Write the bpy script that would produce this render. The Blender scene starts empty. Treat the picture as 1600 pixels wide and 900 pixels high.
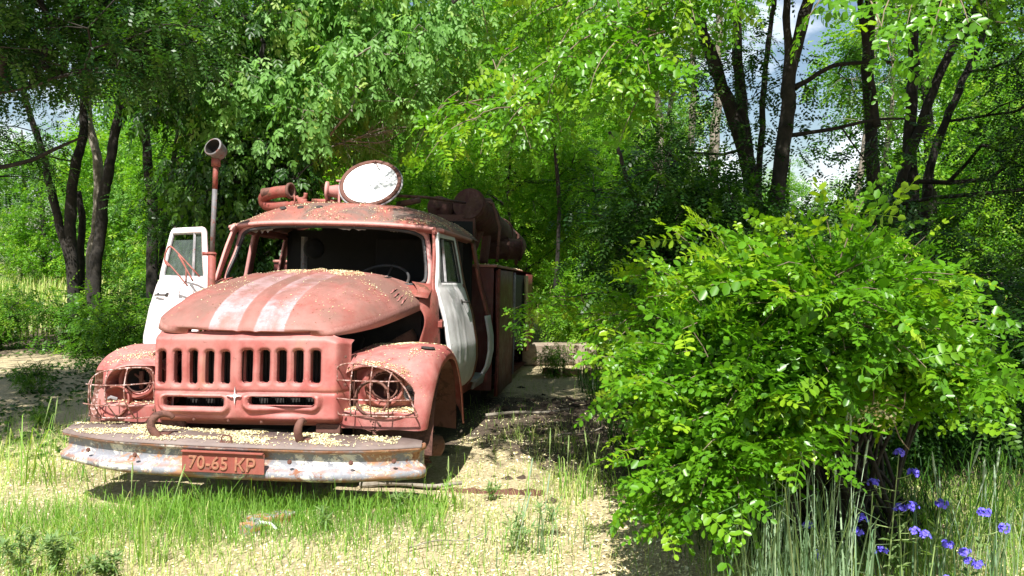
import bpy, math, random
import numpy as np
from mathutils import Vector, Matrix

S = bpy.context.scene
COL = S.collection
R = math.radians
# ------------------------------------------------------------------ camera
CAMZ, FPX, PITCH = 1.6, 1273.9, 0.0412
cd = bpy.data.cameras.new("camera"); cam = bpy.data.objects.new("camera", cd); COL.objects.link(cam)
cam.location = (0, 0, CAMZ); cam.rotation_euler = (math.pi/2 - PITCH, 0, 0)
cd.sensor_width = 36; cd.lens = 36*FPX/1600; cd.clip_start = .05; cd.clip_end = 2000
S.camera = cam
S.view_settings.view_transform = 'Standard'; S.view_settings.look = 'None'
S.view_settings.exposure = EXPOSURE = 1.15
S.view_settings.gamma = 1
S.cycles.use_denoising = True
S.cycles.max_bounces = 6; S.cycles.diffuse_bounces = 4; S.cycles.glossy_bounces = 2
S.cycles.transmission_bounces = 4; S.cycles.transparent_max_bounces = 4
S.cycles.caustics_reflective = False; S.cycles.caustics_refractive = False
# ------------------------------------------------------------------ daylight
SUN_EL, SUN_AZ = R(57), R(-10)          # azimuth of the sun seen from behind the camera, minus = to the left
sun_dir = Vector((math.sin(SUN_AZ)*math.cos(SUN_EL), -math.cos(SUN_AZ)*math.cos(SUN_EL), math.sin(SUN_EL)))
sd = bpy.data.lights.new("sun", 'SUN'); sd.energy = 5.0; sd.angle = R(.5); sd.color = (1, .97, .91)
so = bpy.data.objects.new("sun", sd); COL.objects.link(so)
so.rotation_euler = (-sun_dir).to_track_quat('-Z', 'Y').to_euler(); so.location = (0, -20, 40)
W = bpy.data.worlds.new("World"); S.world = W; W.use_nodes = True
nt = W.node_tree; nt.nodes.clear()
N = nt.nodes.new; L = nt.links.new
out = N('ShaderNodeOutputWorld'); bg = N('ShaderNodeBackground'); sky = N('ShaderNodeTexSky')
sky.sky_type = 'NISHITA'; sky.sun_disc = False; sky.sun_elevation = SUN_EL
sky.sun_rotation = math.atan2(sun_dir.x, sun_dir.y)
sky.air_density = 1.2; sky.dust_density = .6
tc = N('ShaderNodeTexCoord'); mp = N('ShaderNodeMapping'); mp.inputs['Scale'].default_value = (1, 1, 2.2); mp.inputs['Location'].default_value = (.3, 0, 0)
nz = N('ShaderNodeTexNoise'); nz.inputs['Scale'].default_value = 3.1; nz.inputs['Detail'].default_value = 8; nz.inputs['Roughness'].default_value = .55
cr = N('ShaderNodeValToRGB'); cr.color_ramp.elements[0].position = .52; cr.color_ramp.elements[1].position = .66
mx = N('ShaderNodeMix'); mx.data_type = 'RGBA'; mx.inputs[7].default_value = (13.5, 14, 14.8, 1)
L(tc.outputs['Generated'], mp.inputs['Vector']); L(mp.outputs[0], nz.inputs['Vector']); L(nz.outputs['Fac'], cr.inputs[0])
L(cr.outputs[0], mx.inputs[0]); L(sky.outputs[0], mx.inputs[6]); L(mx.outputs[2], bg.inputs[0]); L(bg.outputs[0], out.inputs[0])
bg.inputs[1].default_value = .058

def wx(u, y): return (u - 800)/FPX*y            # world x of image column u at depth y (1600 px wide picture)
def wz(v, y): return CAMZ + (397.5 - v)/FPX*y

# ------------------------------------------------------------------ helpers
def tag(o, label=None, cat=None, group=None, kind=None):
    if label: o['label'] = label
    if cat: o['category'] = cat
    if group: o['group'] = group
    if kind: o['kind'] = kind
    return o
def empty(name, loc=(0,0,0), rot=None):
    o = bpy.data.objects.new(name, None); COL.objects.link(o); o.location = loc; o.empty_display_size = .2
    if rot is not None: o.rotation_euler = rot
    return o
def link(name, me, mat=None, parent=None, smooth=True):
    o = bpy.data.objects.new(name, me); COL.objects.link(o)
    if mat is not None and not me.materials: me.materials.append(mat)
    if parent is not None: o.parent = parent
    if smooth and len(me.polygons): me.polygons.foreach_set('use_smooth', [True]*len(me.polygons))
    return o
def mesh(name, V, F):
    me = bpy.data.meshes.new(name); me.from_pydata([tuple(map(float, v)) for v in V], [], [tuple(map(int, f)) for f in F]); me.update(); return me
def qmesh(name, V, F, tint=None, smooth=False):
    """fast mesh of quads from numpy arrays"""
    V = np.asarray(V, np.float32); F = np.asarray(F, np.int32)
    me = bpy.data.meshes.new(name)
    me.vertices.add(len(V)); me.vertices.foreach_set('co', V.ravel())
    me.loops.add(F.size); me.loops.foreach_set('vertex_index', F.ravel())
    me.polygons.add(len(F)); me.polygons.foreach_set('loop_start', np.arange(0, F.size, 4, dtype=np.int32))
    try: me.polygons.foreach_set('loop_total', np.full(len(F), 4, np.int32))
    except Exception: pass
    if tint is not None:
        a = me.attributes.new('tint', 'FLOAT', 'POINT'); a.data.foreach_set('value', np.asarray(tint, np.float32))
    me.update(calc_edges=True)
    if smooth: me.polygons.foreach_set('use_smooth', np.ones(len(F), bool))
    return me
class MB:
    def __init__(s): s.V = []; s.F = []
    def add(s, V, F):
        b = len(s.V); s.V += [tuple(v) for v in V]; s.F += [tuple(i + b for i in f) for f in F]; return s
    def box(s, x0, x1, y0, y1, z0, z1, M=None):
        V = [Vector((x, y, z)) for z in (z0, z1) for y in (y0, y1) for x in (x0, x1)]
        if M is not None: V = [M @ v for v in V]
        return s.add(V, [(0,2,3,1),(4,5,7,6),(0,1,5,4),(2,6,7,3),(0,4,6,2),(1,3,7,5)])
    def tube(s, P, r, n=8, closed=False, cap=True):
        V, F = tube(P, r, n, closed, cap); return s.add(V, F)
    def lathe(s, prof, c, axis, n=32):
        """profile [(radius, height)...] turned about axis through c"""
        a = Vector(axis).normalized(); u = a.orthogonal().normalized(); w = a.cross(u)
        V = []; F = []
        for r, h in prof:
            for k in range(n):
                t = 2*math.pi*k/n; V.append(Vector(c) + a*h + (u*math.cos(t) + w*math.sin(t))*r)
        for i in range(len(prof) - 1):
            for k in range(n):
                F.append((i*n + k, i*n + (k+1) % n, (i+1)*n + (k+1) % n, (i+1)*n + k))
        return s.add(V, F)
    def torus(s, c, axis, Rm, r, n=32, m=8):
        return s.lathe([(Rm + r*math.cos(2*math.pi*k/m), r*math.sin(2*math.pi*k/m)) for k in range(m + 1)], c, axis, n)
    def build(s, name, mat, parent=None, smooth=False, bevel=0, solid=0):
        o = link(name, mesh(name, s.V, s.F), mat, parent, smooth)
        if solid: m = o.modifiers.new('thickness', 'SOLIDIFY'); m.thickness = solid; m.offset = 0
        if bevel: m = o.modifiers.new('bevel', 'BEVEL'); m.width = bevel; m.segments = 2; m.limit_method = 'ANGLE'
        if smooth:
            for p in o.data.polygons: p.use_smooth = True
        return o
def tube(P, r, n=8, closed=False, cap=True):
    P = [Vector(p) for p in P]; m = len(P)
    rr = list(r) if hasattr(r, '__len__') else [r]*m
    T = []
    for i in range(m):
        a = P[(i-1) % m] if (closed or i > 0) else P[i]; b = P[(i+1) % m] if (closed or i < m-1) else P[i]
        t = (b - a); T.append(t.normalized() if t.length > 1e-9 else Vector((0,0,1)))
    u = T[0].orthogonal().normalized(); V = []
    for i in range(m):
        u = (u - T[i]*u.dot(T[i])); u = u.normalized() if u.length > 1e-6 else T[i].orthogonal().normalized()
        w = T[i].cross(u)
        for k in range(n):
            t = 2*math.pi*k/n; V.append(P[i] + (u*math.cos(t) + w*math.sin(t))*rr[i])
    F = []
    for i in range(m if closed else m-1):
        j = (i+1) % m
        for k in range(n): F.append((i*n+k, i*n+(k+1) % n, j*n+(k+1) % n, j*n+k))
    if cap and not closed: F.append(tuple(range(n))[::-1]); F.append(tuple((m-1)*n + k for k in range(n)))
    return V, F
def crom(P, n, closed=False):
    """Catmull-Rom resample of control points to n samples"""
    P = np.asarray(P, float); m = len(P)
    if closed: Q = np.vstack([P[-1], P, P[0], P[1]]); segs = m
    else: Q = np.vstack([2*P[0]-P[1], P, 2*P[-1]-P[-2]]); segs = m-1
    t = np.linspace(0, segs, n, endpoint=not closed); i = np.minimum(t.astype(int), segs-1); f = (t - i)[:, None]
    a, b, c, d = Q[i], Q[i+1], Q[i+2], Q[i+3]
    return .5*((2*b) + (-a+c)*f + (2*a-5*b+4*c-d)*f**2 + (-a+3*b-3*c+d)*f**3)
def loft(curves, nu, nv):
    A = np.array([crom(c, nv) for c in curves])          # (k,nv,3)
    B = np.stack([crom(A[:, j], nu) for j in range(nv)], 1)
    return B                                               # (nu,nv,3)
def grid_faces(nu, nv, flip=False, mask=None):
    i, j = np.meshgrid(np.arange(nu-1), np.arange(nv-1), indexing='ij')
    a = i*nv + j; F = np.stack([a, a+nv, a+nv+1, a+1], -1)
    if flip: F = F[..., ::-1]
    if mask is not None: F = F[mask]
    return F.reshape(-1, 4)
def gridobj(name, G, mat, parent=None, flip=False, mask=None, solid=0, smooth=True):
    nu, nv = G.shape[:2]
    me = qmesh(name, G.reshape(-1, 3), grid_faces(nu, nv, flip, mask), smooth=smooth)
    o = bpy.data.objects.new(name, me); COL.objects.link(o); me.materials.append(mat); o.parent = parent
    if solid: m = o.modifiers.new('thickness', 'SOLIDIFY'); m.thickness = solid; m.offset = 0
    return o
def sstep(a, b, x):
    t = np.clip((x - a)/(b - a), 0, 1); return t*t*(3 - 2*t)
def vnoise(x, y, s=1.0, seed=0):
    """cheap smooth 2-D noise in 0..1"""
    r = np.random.RandomState(seed); v = np.zeros_like(np.asarray(x, float) + y)
    for k in range(7):
        a = r.uniform(0, 2*math.pi); f = s*r.uniform(.5, 1.8); p = r.uniform(0, 6.28)
        v += np.sin((x*math.cos(a) + y*math.sin(a))*f + p + 1.3*np.sin((y*math.cos(a) - x*math.sin(a))*f*.7 + p*2))
    return np.clip(.5 + v/7.5, 0, 1)

# ------------------------------------------------------------------ materials
def newmat(name):
    m = bpy.data.materials.new(name); m.use_nodes = True; t = m.node_tree
    return m, t, t.nodes['Principled BSDF']
def _noise(t, scale, detail=4, rough=.6, vec=None, dist=0):
    n = t.nodes.new('ShaderNodeTexNoise'); n.inputs['Scale'].default_value = scale; n.inputs['Detail'].default_value = detail
    n.inputs['Roughness'].default_value = rough; n.inputs['Distortion'].default_value = dist
    if vec is None:
        c = t.nodes.get('TC') or t.nodes.new('ShaderNodeTexCoord'); c.name = 'TC'; vec = c.outputs['Object']
    t.links.new(vec, n.inputs['Vector']); return n.outputs['Fac']
def _ramp(t, fac, stops):
    r = t.nodes.new('ShaderNodeValToRGB'); e = r.color_ramp.elements
    while len(e) < len(stops): e.new(.5)
    for k, (p, c) in enumerate(stops):
        e[k].position = p; e[k].color = (c, c, c, 1) if not hasattr(c, '__len__') else (*c, 1)
    t.links.new(fac, r.inputs[0]); return r.outputs[0]
def _mix(t, fac, a, b, mode='MIX'):
    m = t.nodes.new('ShaderNodeMix'); m.data_type = 'RGBA'; m.blend_type = mode
    for i, v in ((0, fac), (6, a), (7, b)):
        if hasattr(v, 'is_linked'): t.links.new(v, m.inputs[i])
        elif i == 0: m.inputs[0].default_value = v
        else: m.inputs[i].default_value = (*v, 1)
    return m.outputs[2]
def _math(t, op, a, b=0.0, c=None):
    m = t.nodes.new('ShaderNodeMath'); m.operation = op
    for i, v in enumerate((a, b) if c is None else (a, b, c)):
        if hasattr(v, 'is_linked'): t.links.new(v, m.inputs[i])
        else: m.inputs[i].default_value = v
    return m.outputs[0]
def _bump(t, bs, h, strength=.3, dist=.01):
    b = t.nodes.new('ShaderNodeBump'); b.inputs['Strength'].default_value = strength; b.inputs['Distance'].default_value = dist
    t.links.new(h, b.inputs['Height']); t.links.new(b.outputs[0], bs.inputs['Normal'])
def paint(name, base, faded, rust=(.12,.045,.025), rust_amt=.35, dirt=.5, rough=.62, scale=2.2, bump=.25, extra=None, chips_creases=False):
    m, t, b = newmat(name)
    n1 = _noise(t, scale, 5, .6); n2 = _noise(t, scale*4.1, 8, .7, dist=.3); n3 = _noise(t, 55, 6, .7); n4 = _noise(t, scale*1.7, 8, .65, dist=.6)
    c = _mix(t, _ramp(t, _math(t, 'ADD', _math(t, 'MULTIPLY', n1, .6), _math(t, 'MULTIPLY', n2, .4)), [(.42, 0.), (.56, 1.)]), base, faded)
    if extra is not None: c = extra(t, c, n2, n3)
    c = _mix(t, _math(t, 'MULTIPLY', _ramp(t, n3, [(.48, 0.), (.72, 1.)]), dirt*.5), c, tuple(x*.45 + .02 for x in base))
    mpg = t.nodes.new('ShaderNodeMapping'); mpg.inputs['Scale'].default_value = (1, 1, .10); t.links.new(t.nodes['TC'].outputs['Object'], mpg.inputs[0])
    n6 = _noise(t, 24, 4, .6, vec=mpg.outputs[0])                       # runs of grime down the panels
    c = _mix(t, _math(t, 'MULTIPLY', _ramp(t, n6, [(.52, 0.), (.72, 1.)]), dirt*.55), c, (.16, .085, .065))
    c = _mix(t, _math(t, 'MULTIPLY', _ramp(t, n4, [(.50, 0.), (.75, 1.)]), dirt*.7), c, (.22, .13, .10))
    c = _mix(t, _ramp(t, _math(t, 'ADD', _math(t, 'MULTIPLY', n2, .75), _math(t, 'MULTIPLY', n3, .25)), [(.66 - rust_amt*.26, 0.), (.70 - rust_amt*.22, 1.)]), c, rust)
    if chips_creases:
        gp_ = t.nodes.new('ShaderNodeNewGeometry')
        pe = _math(t, 'ADD', gp_.outputs['Pointiness'], _math(t, 'MULTIPLY', _math(t, 'SUBTRACT', n3, .5), .10))
        c = _mix(t, _ramp(t, pe, [(.535, 0.), (.575, .8)]), c, tuple(min(.7, x*1.25 + .06) for x in faded))
        c = _mix(t, _ramp(t, pe, [(.44, .75), (.475, 0.)]), c, tuple(x*.4 for x in base))  # concave creases take a darker base tone
        cn = _noise(t, 17, 9, .78, dist=.4); c = _mix(t, _ramp(t, cn, [(.62, 0.), (.645, 1.)]), c, (.15, .075, .055))
    t.links.new(c, b.inputs['Base Color'])
    t.links.new(_ramp(t, n2, [(.3, rough - .1), (.7, min(1, rough + .2))]), b.inputs['Roughness'])
    _bump(t, b, _math(t, 'ADD', _math(t, 'MULTIPLY', n3, .3), _math(t, 'ADD', n2, _math(t, 'MULTIPLY', n1, 2.5))), bump, .009)
    return m
def simple(name, cols, scale=8, rough=.8, bump=.3, detail=6, metallic=0):
    m, t, b = newmat(name); n = _noise(t, scale, detail, .65)
    k = len(cols); c = _ramp(t, n, [(.3 + .4*i/max(1, k-1), cols[i]) for i in range(k)]) if k > 1 else None
    if c is None: b.inputs['Base Color'].default_value = (*cols[0], 1)
    else: t.links.new(c, b.inputs['Base Color'])
    b.inputs['Roughness'].default_value = rough; b.inputs['Metallic'].default_value = metallic
    if bump: _bump(t, b, _noise(t, scale*4, 6, .7), bump, .008)
    return m
def leafmat(name, dark, light, yellow, transl=.45, rough=.42):
    """leaf: per-leaf colour from the 'tint' attribute, diffuse + translucent + light gloss"""
    m, t, b = newmat(name); o = t.nodes['Material Output']
    a = t.nodes.new('ShaderNodeAttribute'); a.attribute_name = 'tint'
    c = _ramp(t, a.outputs['Fac'], [(0, dark), (.55, light), (.9, yellow), (1, tuple(x*1.15 for x in yellow))])
    t.links.new(c, b.inputs['Base Color']); b.inputs['Roughness'].default_value = rough
    b.inputs['Specular IOR Level'].default_value = .35
    tr = t.nodes.new('ShaderNodeBsdfTranslucent')
    t.links.new(_mix(t, 1.0, c, (1.5, 1.55, .55), 'MULTIPLY'), tr.inputs['Color'])
    ms = t.nodes.new('ShaderNodeMixShader'); ms.inputs[0].default_value = transl
    t.links.new(b.outputs[0], ms.inputs[1]); t.links.new(tr.outputs[0], ms.inputs[2]); t.links.new(ms.outputs[0], o.inputs['Surface'])
    return m
M = {}
RED, PINK = (.29, .068, .060), (.40, .165, .147)
M['red'] = paint('faded_red_paint', RED, PINK, rust_amt=.14, dirt=.35, chips_creases=True)
M['redrust'] = paint('rusty_red_paint', (.22, .045, .033), (.30, .085, .065), rust_amt=.55, dirt=.8)
M['darkred'] = paint('dark_red_paint', (.09, .013, .012), (.15, .024, .02), rust_amt=.35, dirt=.6, rough=.5)
M['rust'] = paint('rust', (.11, .042, .03), (.17, .075, .055), rust=(.07, .03, .022), rust_amt=.6, dirt=.6, rough=.85)
M['white'] = paint('weathered_white_paint', (.60, .56, .56), (.78, .76, .76), rust=(.45, .24, .22), rust_amt=.12, dirt=.18)
M['whitedoor'] = paint('white_door_paint', (.76, .74, .74), (.74, .60, .61), rust=(.50, .22, .20), rust_amt=.04, dirt=.06, scale=1.1)
M['disc'] = paint('chalky_white_paint', (.86, .85, .84), (.90, .89, .88), rust=(.42, .30, .27), rust_amt=-.25, dirt=.03, scale=3)
M['cage'] = paint('flaking_pale_rod', (.42, .24, .21), (.60, .47, .45), rust=(.17, .065, .045), rust_amt=.9, dirt=.4, scale=9)
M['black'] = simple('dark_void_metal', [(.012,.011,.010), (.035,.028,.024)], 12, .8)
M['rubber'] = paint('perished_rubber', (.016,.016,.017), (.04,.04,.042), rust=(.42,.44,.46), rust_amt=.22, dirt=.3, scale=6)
M['interior'] = simple('shaded_dark_interior', [(.008,.008,.009), (.02,.019,.018)], 3, .9)  # near-black tone carries the shade inside the cab
M['dash'] = paint('peeling_dash_paint', (.30,.20,.18), (.50,.48,.47), rust_amt=.3)
M['plate_step'] = paint('tread_plate', (.13,.095,.085), (.19,.145,.13), rust=(.20,.10,.06), rust_amt=.3, dirt=.4)
def _bump_extra(t, c, n2, n3):
    n = _noise(t, 3.4, 10, .74, dist=.6)
    c = _mix(t, _ramp(t, n, [(.445, 0.), (.462, 1.)]), (.68,.64,.58), _mix(t, n3, (.12,.125,.15), (.30,.30,.33)))
    n5 = _noise(t, 3.2, 8, .7, dist=1.2)
    c = _mix(t, _ramp(t, n5, [(.505, 0.), (.57, 1.)]), c, _mix(t, n3, (.46,.24,.12), (.22,.10,.06)))
    c = _mix(t, _ramp(t, _noise(t, 26, 6, .75), [(.56, 0.), (.62, 1.)]), c, (.62,.50,.36))
    sx = t.nodes.new('ShaderNodeSeparateXYZ'); t.links.new(t.nodes['TC'].outputs['Object'], sx.inputs[0])
    zz = _math(t, 'ADD', sx.outputs[2], _math(t, 'MULTIPLY', _math(t, 'SUBTRACT', n2, .5), .05))
    band = _ramp(t, zz, [(.595, 1.), (.612, 0.), (.630, .0), (.642, .9), (.655, 0.), (.735, 0.), (.752, .75), (.78, 1.)])
    xx = _ramp(t, _math(t, 'ABSOLUTE', _math(t, 'ADD', sx.outputs[0], _math(t, 'MULTIPLY', _math(t, 'SUBTRACT', n5, .5), .3))), [(1.04, 0.), (1.12, .9)])
    gate = _ramp(t, _noise(t, 7, 6, .7), [(.38, 0.), (.55, 1.)])
    return _mix(t, _math(t, 'MAXIMUM', _math(t, 'MULTIPLY', band, gate), xx), c, _mix(t, n3, (.36,.15,.07), (.20,.085,.05)))
M['bumper'] = paint('chipped_bumper_paint', (.7,.68,.64), (.7,.68,.64), rust=(.20,.075,.035), rust_amt=.42, dirt=.15, extra=_bump_extra, bump=.5)
def _hood_extra(t, c, n2, n3):
    tcn = t.nodes['TC']; sx = t.nodes.new('ShaderNodeSeparateXYZ'); t.links.new(tcn.outputs['Object'], sx.inputs[0])
    X, Y = sx.outputs[0], sx.outputs[1]
    c = _mix(t, _ramp(t, _noise(t, 1.6, 6, .6, dist=.4), [(.40, 0.), (.58, 1.)]), c, (.19, .095, .075))
    Xn = _math(t, 'ADD', X, _math(t, 'MULTIPLY', _math(t, 'SUBTRACT', n2, .5), .02))
    for a, b_ in ((-.270, -.066), (.036, .240)):
        mid, h = (a + b_)/2, (b_ - a)/2
        d = _math(t, 'ABSOLUTE', _math(t, 'SUBTRACT', Xn, mid))
        edge = _ramp(t, _math(t, 'DIVIDE', d, h), [(.90, 1.), (1.04, 0.)])
        wn = _math(t, 'ADD', _noise(t, 3.2, 7, .62, dist=.5), _math(t, 'MULTIPLY', _math(t, 'DIVIDE', d, h), .16))
        fac = _ramp(t, wn, [(.52, .06), (.74, .66)])
        st = _mix(t, _ramp(t, _noise(t, 30, 6, .7), [(.42, 0.), (.68, 1.)]), (.58, .41, .45), (.31, .23, .26))
        c = _mix(t, _math(t, 'MULTIPLY', _math(t, 'MULTIPLY', edge, fac), _ramp(t, _math(t, 'ADD', Y, _math(t, 'MULTIPLY', _math(t, 'SUBTRACT', n2, .5), .5)), [(.72, 1.), (1.0, .55)])), c, st)
    return c
M['hood'] = paint('hood_paint', (.27,.072,.058), (.31,.125,.105), rust=(.17,.09,.07), rust_amt=.10, dirt=.45, extra=_hood_extra, chips_creases=True)
def _roof_extra(t, c, n2, n3):
    return _mix(t, _ramp(t, _noise(t, 2.4, 7, .65, dist=.5), [(.38, 0.), (.56, 1.)]), c, (.12, .085, .07))
M['roof'] = paint('roof_paint', (.32,.075,.055), (.36,.12,.09), rust_amt=.3, dirt=.5, extra=_roof_extra, chips_creases=True)
def _tan_extra(t, c, n2, n3):
    return _mix(t, _ramp(t, _noise(t, 1.7, 5, .6, dist=.3), [(.52, 0.), (.72, 1.)]), c, (.40, .24, .13))
M['grille'] = paint('grille_paint', (.34, .088, .078), (.41, .155, .138), rust_amt=.08, dirt=.35, rough=.55, extra=_tan_extra, bump=.12, chips_creases=True)
M['plate'] = paint('rust_red_plate', (.23,.05,.035), (.28,.07,.05), rust=(.16,.08,.06), rust_amt=.3, dirt=.5)
M['orange'] = simple('orange_rust_lettering', [(.42,.18,.10), (.20,.075,.05)], 60, .7)
M['darkrust'] = paint('lumpy_dark_rust', (.050,.014,.012), (.085,.022,.018), rust=(.085,.042,.026), rust_amt=.75, dirt=.9, rough=.85, scale=3.5, bump=.8)
M['greytube'] = paint('weathered_grey_tube', (.11,.105,.11), (.17,.16,.165), rust=(.16,.06,.045), rust_amt=.5, dirt=.4, scale=5)
M['steel'] = paint('weathered_steel', (.20,.19,.20), (.34,.33,.34), rust=(.22,.07,.045), rust_amt=.4, dirt=.3, scale=5)
g, t, b = newmat('dusty_glass')
gl = t.nodes.new('ShaderNodeBsdfTransparent'); gl.inputs[0].default_value = (.62,.68,.62,1)
b.inputs['Base Color'].default_value = (.12,.15,.13,1); b.inputs['Roughness'].default_value = .12
ms = t.nodes.new('ShaderNodeMixShader'); t.links.new(_ramp(t, _noise(t, 14, 7, .7), [(.35, .30), (.7, .55)]), ms.inputs[0])
t.links.new(gl.outputs[0], ms.inputs[1]); t.links.new(b.outputs[0], ms.inputs[2]); t.links.new(ms.outputs[0], t.nodes['Material Output'].inputs['Surface'])
M['glass'] = g
M['yellow'] = paint('old_yellow_edge', (.40,.29,.13), (.48,.36,.18), rust_amt=.3)
def blossom_mat():
    m, t, b = newmat('dry_blossom')
    a = t.nodes.new('ShaderNodeAttribute'); a.attribute_name = 'tint'
    t.links.new(_ramp(t, a.outputs['Fac'], [(0, (.60,.48,.20)), (.5, (.78,.68,.36)), (1, (.86,.82,.56))]), b.inputs['Base Color']); b.inputs['Roughness'].default_value = .8
    return m
M['blossom'] = blossom_mat()
# ------------------------------------------------------------------ the fire truck (local frame: x towards picture right, y back, z up)
truck = empty('fire_truck', (-1.7603, 4.8339, -.3279))
_c, _s = math.cos, math.sin
yaw, pit, rol = .0901, -.0365, .0207
Rz = Matrix(((_c(yaw), _s(yaw), 0), (-_s(yaw), _c(yaw), 0), (0, 0, 1)))
Rx = Matrix(((1, 0, 0), (0, _c(pit), -_s(pit)), (0, _s(pit), _c(pit))))
Ry = Matrix(((_c(rol), 0, _s(rol)), (0, 1, 0), (-_s(rol), 0, _c(rol))))
TR = Rz @ Rx @ Ry
truck.rotation_euler = TR.to_euler()
TM = Matrix.Translation(truck.location) @ TR.to_4x4()
tag(truck, 'derelict faded red and white bonneted fire truck sunk in the grass, its nose towards us', 'fire truck')

# --- bumper
def bump_y(x):
    a = np.abs(x); return np.where(a < .55, .02*(a/.55)**2, .02 + .21*np.clip((a-.55)/.62, 0, 1.1)**1.7)
prof = [(.030,.785),(.004,.783),(-.006,.772),(-.006,.757),(.020,.747),(.036,.736),(.034,.664),(.022,.650),(-.008,.638),(-.020,.617),(-.014,.594),(.004,.580),(.035,.577)]
xs = np.linspace(-1.155, 1.155, 90)
G = np.zeros((len(xs) + 8, len(prof), 3))
for i, x in enumerate(xs):
    y0 = float(bump_y(x)); dy = (float(bump_y(x+.01)) - float(bump_y(x-.01)))/.02; n = Vector((dy, -1)).normalized()
    for j, (o, z) in enumerate(prof):
        taper = .035*sstep(.5, 1.15, abs(x))
        zz = .682 + (z - .682)*(1 - (taper*3 if x < 0 else 0)) + (.0 if x > 0 else .012*sstep(.3, 1.1, -x))
        G[i+4, j] = (x - n.x*o, y0 - n.y*o, zz)
for side, sgn in ((0, -1), (1, 1)):                                    # rounded ends wrap to the rear
    for k in range(1, 5):
        src = G[4] if side == 0 else G[-5]
        a = k/4*math.pi/2
        dst = src + np.array([sgn*.028*math.sin(a), .03*(1 - math.cos(a)) + .045*k/4, 0])
        G[4-k if side == 0 else len(G)-5+k] = dst
bumper = gridobj('bumper', G, M['bumper'], truck, solid=.004)
# tread plate on top
mb = MB(); tp = []; n = 48
for k in range(n):
    x = -1.16 + 2.33*k/(n-1); y0 = float(bump_y(x)) + .0
    yb = .315 - .06*max(0, (abs(x)-.98)/.17)**2 + .10*float(sstep(-.35, -.75, x))
    for y, z in ((y0 - .012, .774), (y0 - .008, .789), (yb, .812), (yb + .004, .80)):
        tp.append((x, y, z))
F = [(i*4+j, (i+1)*4+j, (i+1)*4+j+1, i*4+j+1) for i in range(n-1) for j in range(3)]
step = link('step_plate', mesh('step_plate', tp, F), M['plate_step'], bumper)
for x0, rr in ((-.47, 0), (.437, 1)):
    mb = MB()
    if rr == 0:
        P = [(-.455,.12,.76), (-.470,.11,.80), (-.497,.10,.835), (-.508,.10,.875), (-.492,.11,.912), (-.455,.13,.933), (-.415,.15,.925), (-.395,.16,.905)]
    else:
        P = [(.437,.14,.76), (.435,.125,.80), (.430,.105,.84), (.430,.095,.875), (.434,.11,.91), (.438,.145,.925), (.442,.18,.91)]
    C = crom(P, 26); r = np.interp(np.linspace(0, 1, 26), [0, .25, .6, 1], [.022, .026, .024, .015])
    mb.tube([tuple(c) for c in C], r, 12); mb.box(x0-.035, x0+.05, .13, .20, .79, .812)
    mb.build('tow_hook', M['rust'], bumper, True)
mb = MB(); mb.tube([(-.02,.03,.79), (-.02,.03,.825), (-.01,.03,.835), (.03,.03,.835), (.04,.03,.825), (.04,.03,.79)], .006, 6); mb.box(-.03,.05,.024,.036,.79,.80)
mb.build('latch_bracket', M['rust'], bumper)
# number plate
mb = MB(); mb.box(-.235, .275, -.034, -.026, .622, .742); mb.box(-.235, .270, -.052, -.026, .742, .752); mb.box(-.06,-.045,-.042,-.034,.645,.66); mb.box(.118,.132,-.040,-.034,.68,.70)
npl = mb.build('number_plate', M['plate'], bumper, bevel=.002)
tc_ = bpy.data.curves.new('lettering', 'FONT'); tc_.body = '70-65 КР'; tc_.size = .112; tc_.extrude = .0035; tc_.bevel_depth = .002; tc_.align_x = 'CENTER'; tc_.space_character = 1.05
to_ = bpy.data.objects.new('tmp', tc_); COL.objects.link(to_); to_.data.materials.append(M['orange'])
bpy.context.view_layer.update()
tme = bpy.data.meshes.new_from_object(to_.evaluated_get(bpy.context.evaluated_depsgraph_get())); bpy.data.objects.remove(to_)
lt = link('lettering', tme, M['orange'], bumper, False); lt.location = (.015, -.0365, .643); lt.rotation_euler = (R(90), R(1.5), 0); lt.scale = (.92, .95, 1)

# --- grille: pressed steel front with real openings
nx, nz_ = 200, 112
gx = np.linspace(-.675, .640, nx); gz = np.linspace(.835, 1.445, nz_)
X, Z = np.meshgrid(gx, gz, indexing='ij')
holes = []
for k in range(5):
    w = .030
    cx = -.582 + k*.1085; holes.append((cx, 1.210, w*(.85 + .05*k), .112 - .002*abs(2-k)))
    cx2 = .002 + k*.1105; holes.append((cx2, 1.222, .033, .108))
holes += [(-.345, .990, .205, .033), (.235, 1.003, .215, .030)]
def sd(x, z, h):
    cx, cz, w, hh = h; r = min(.022, w*.8)
    qx = np.abs(x-cx) - w + r; qz = np.abs(z-cz) - hh + r
    return np.hypot(np.maximum(qx, 0), np.maximum(qz, 0)) + np.minimum(np.maximum(qx, qz), 0) - r
for it in range(3):                                                    # pull nearby vertices on to the outline of each opening
    for h in holes:
        d = sd(X, Z, h); e = 1e-4
        nxg = (sd(X+e, Z, h) - d)/e; nzg = (sd(X, Z+e, h) - d)/e
        m = np.abs(d) < .0036
        X = np.where(m, X - nxg*d, X); Z = np.where(m, Z - nzg*d, Z)
D = np.min([sd(X, Z, h) for h in holes], 0)
Y = .335 + .016*np.clip(np.abs(X+.045)/.55, 0, 1)**2
rimv = .016*np.exp(-(np.maximum(D, 0)/.010)**2)                         # pressed-in rims
Dlow = np.min([sd(X, Z, h) for h in holes[-2:]], 0)
Y = Y + rimv
ridge = np.exp(-((X+.055)/.045)**2)*sstep(.84, .95, Z)*(1 - .3*sstep(1.25, 1.42, Z)); Y -= .024*ridge
Y -= .030*sstep(.055, .02, Dlow)*sstep(1.06, 1.03, Z)                # lower boxes stand proud
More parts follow.
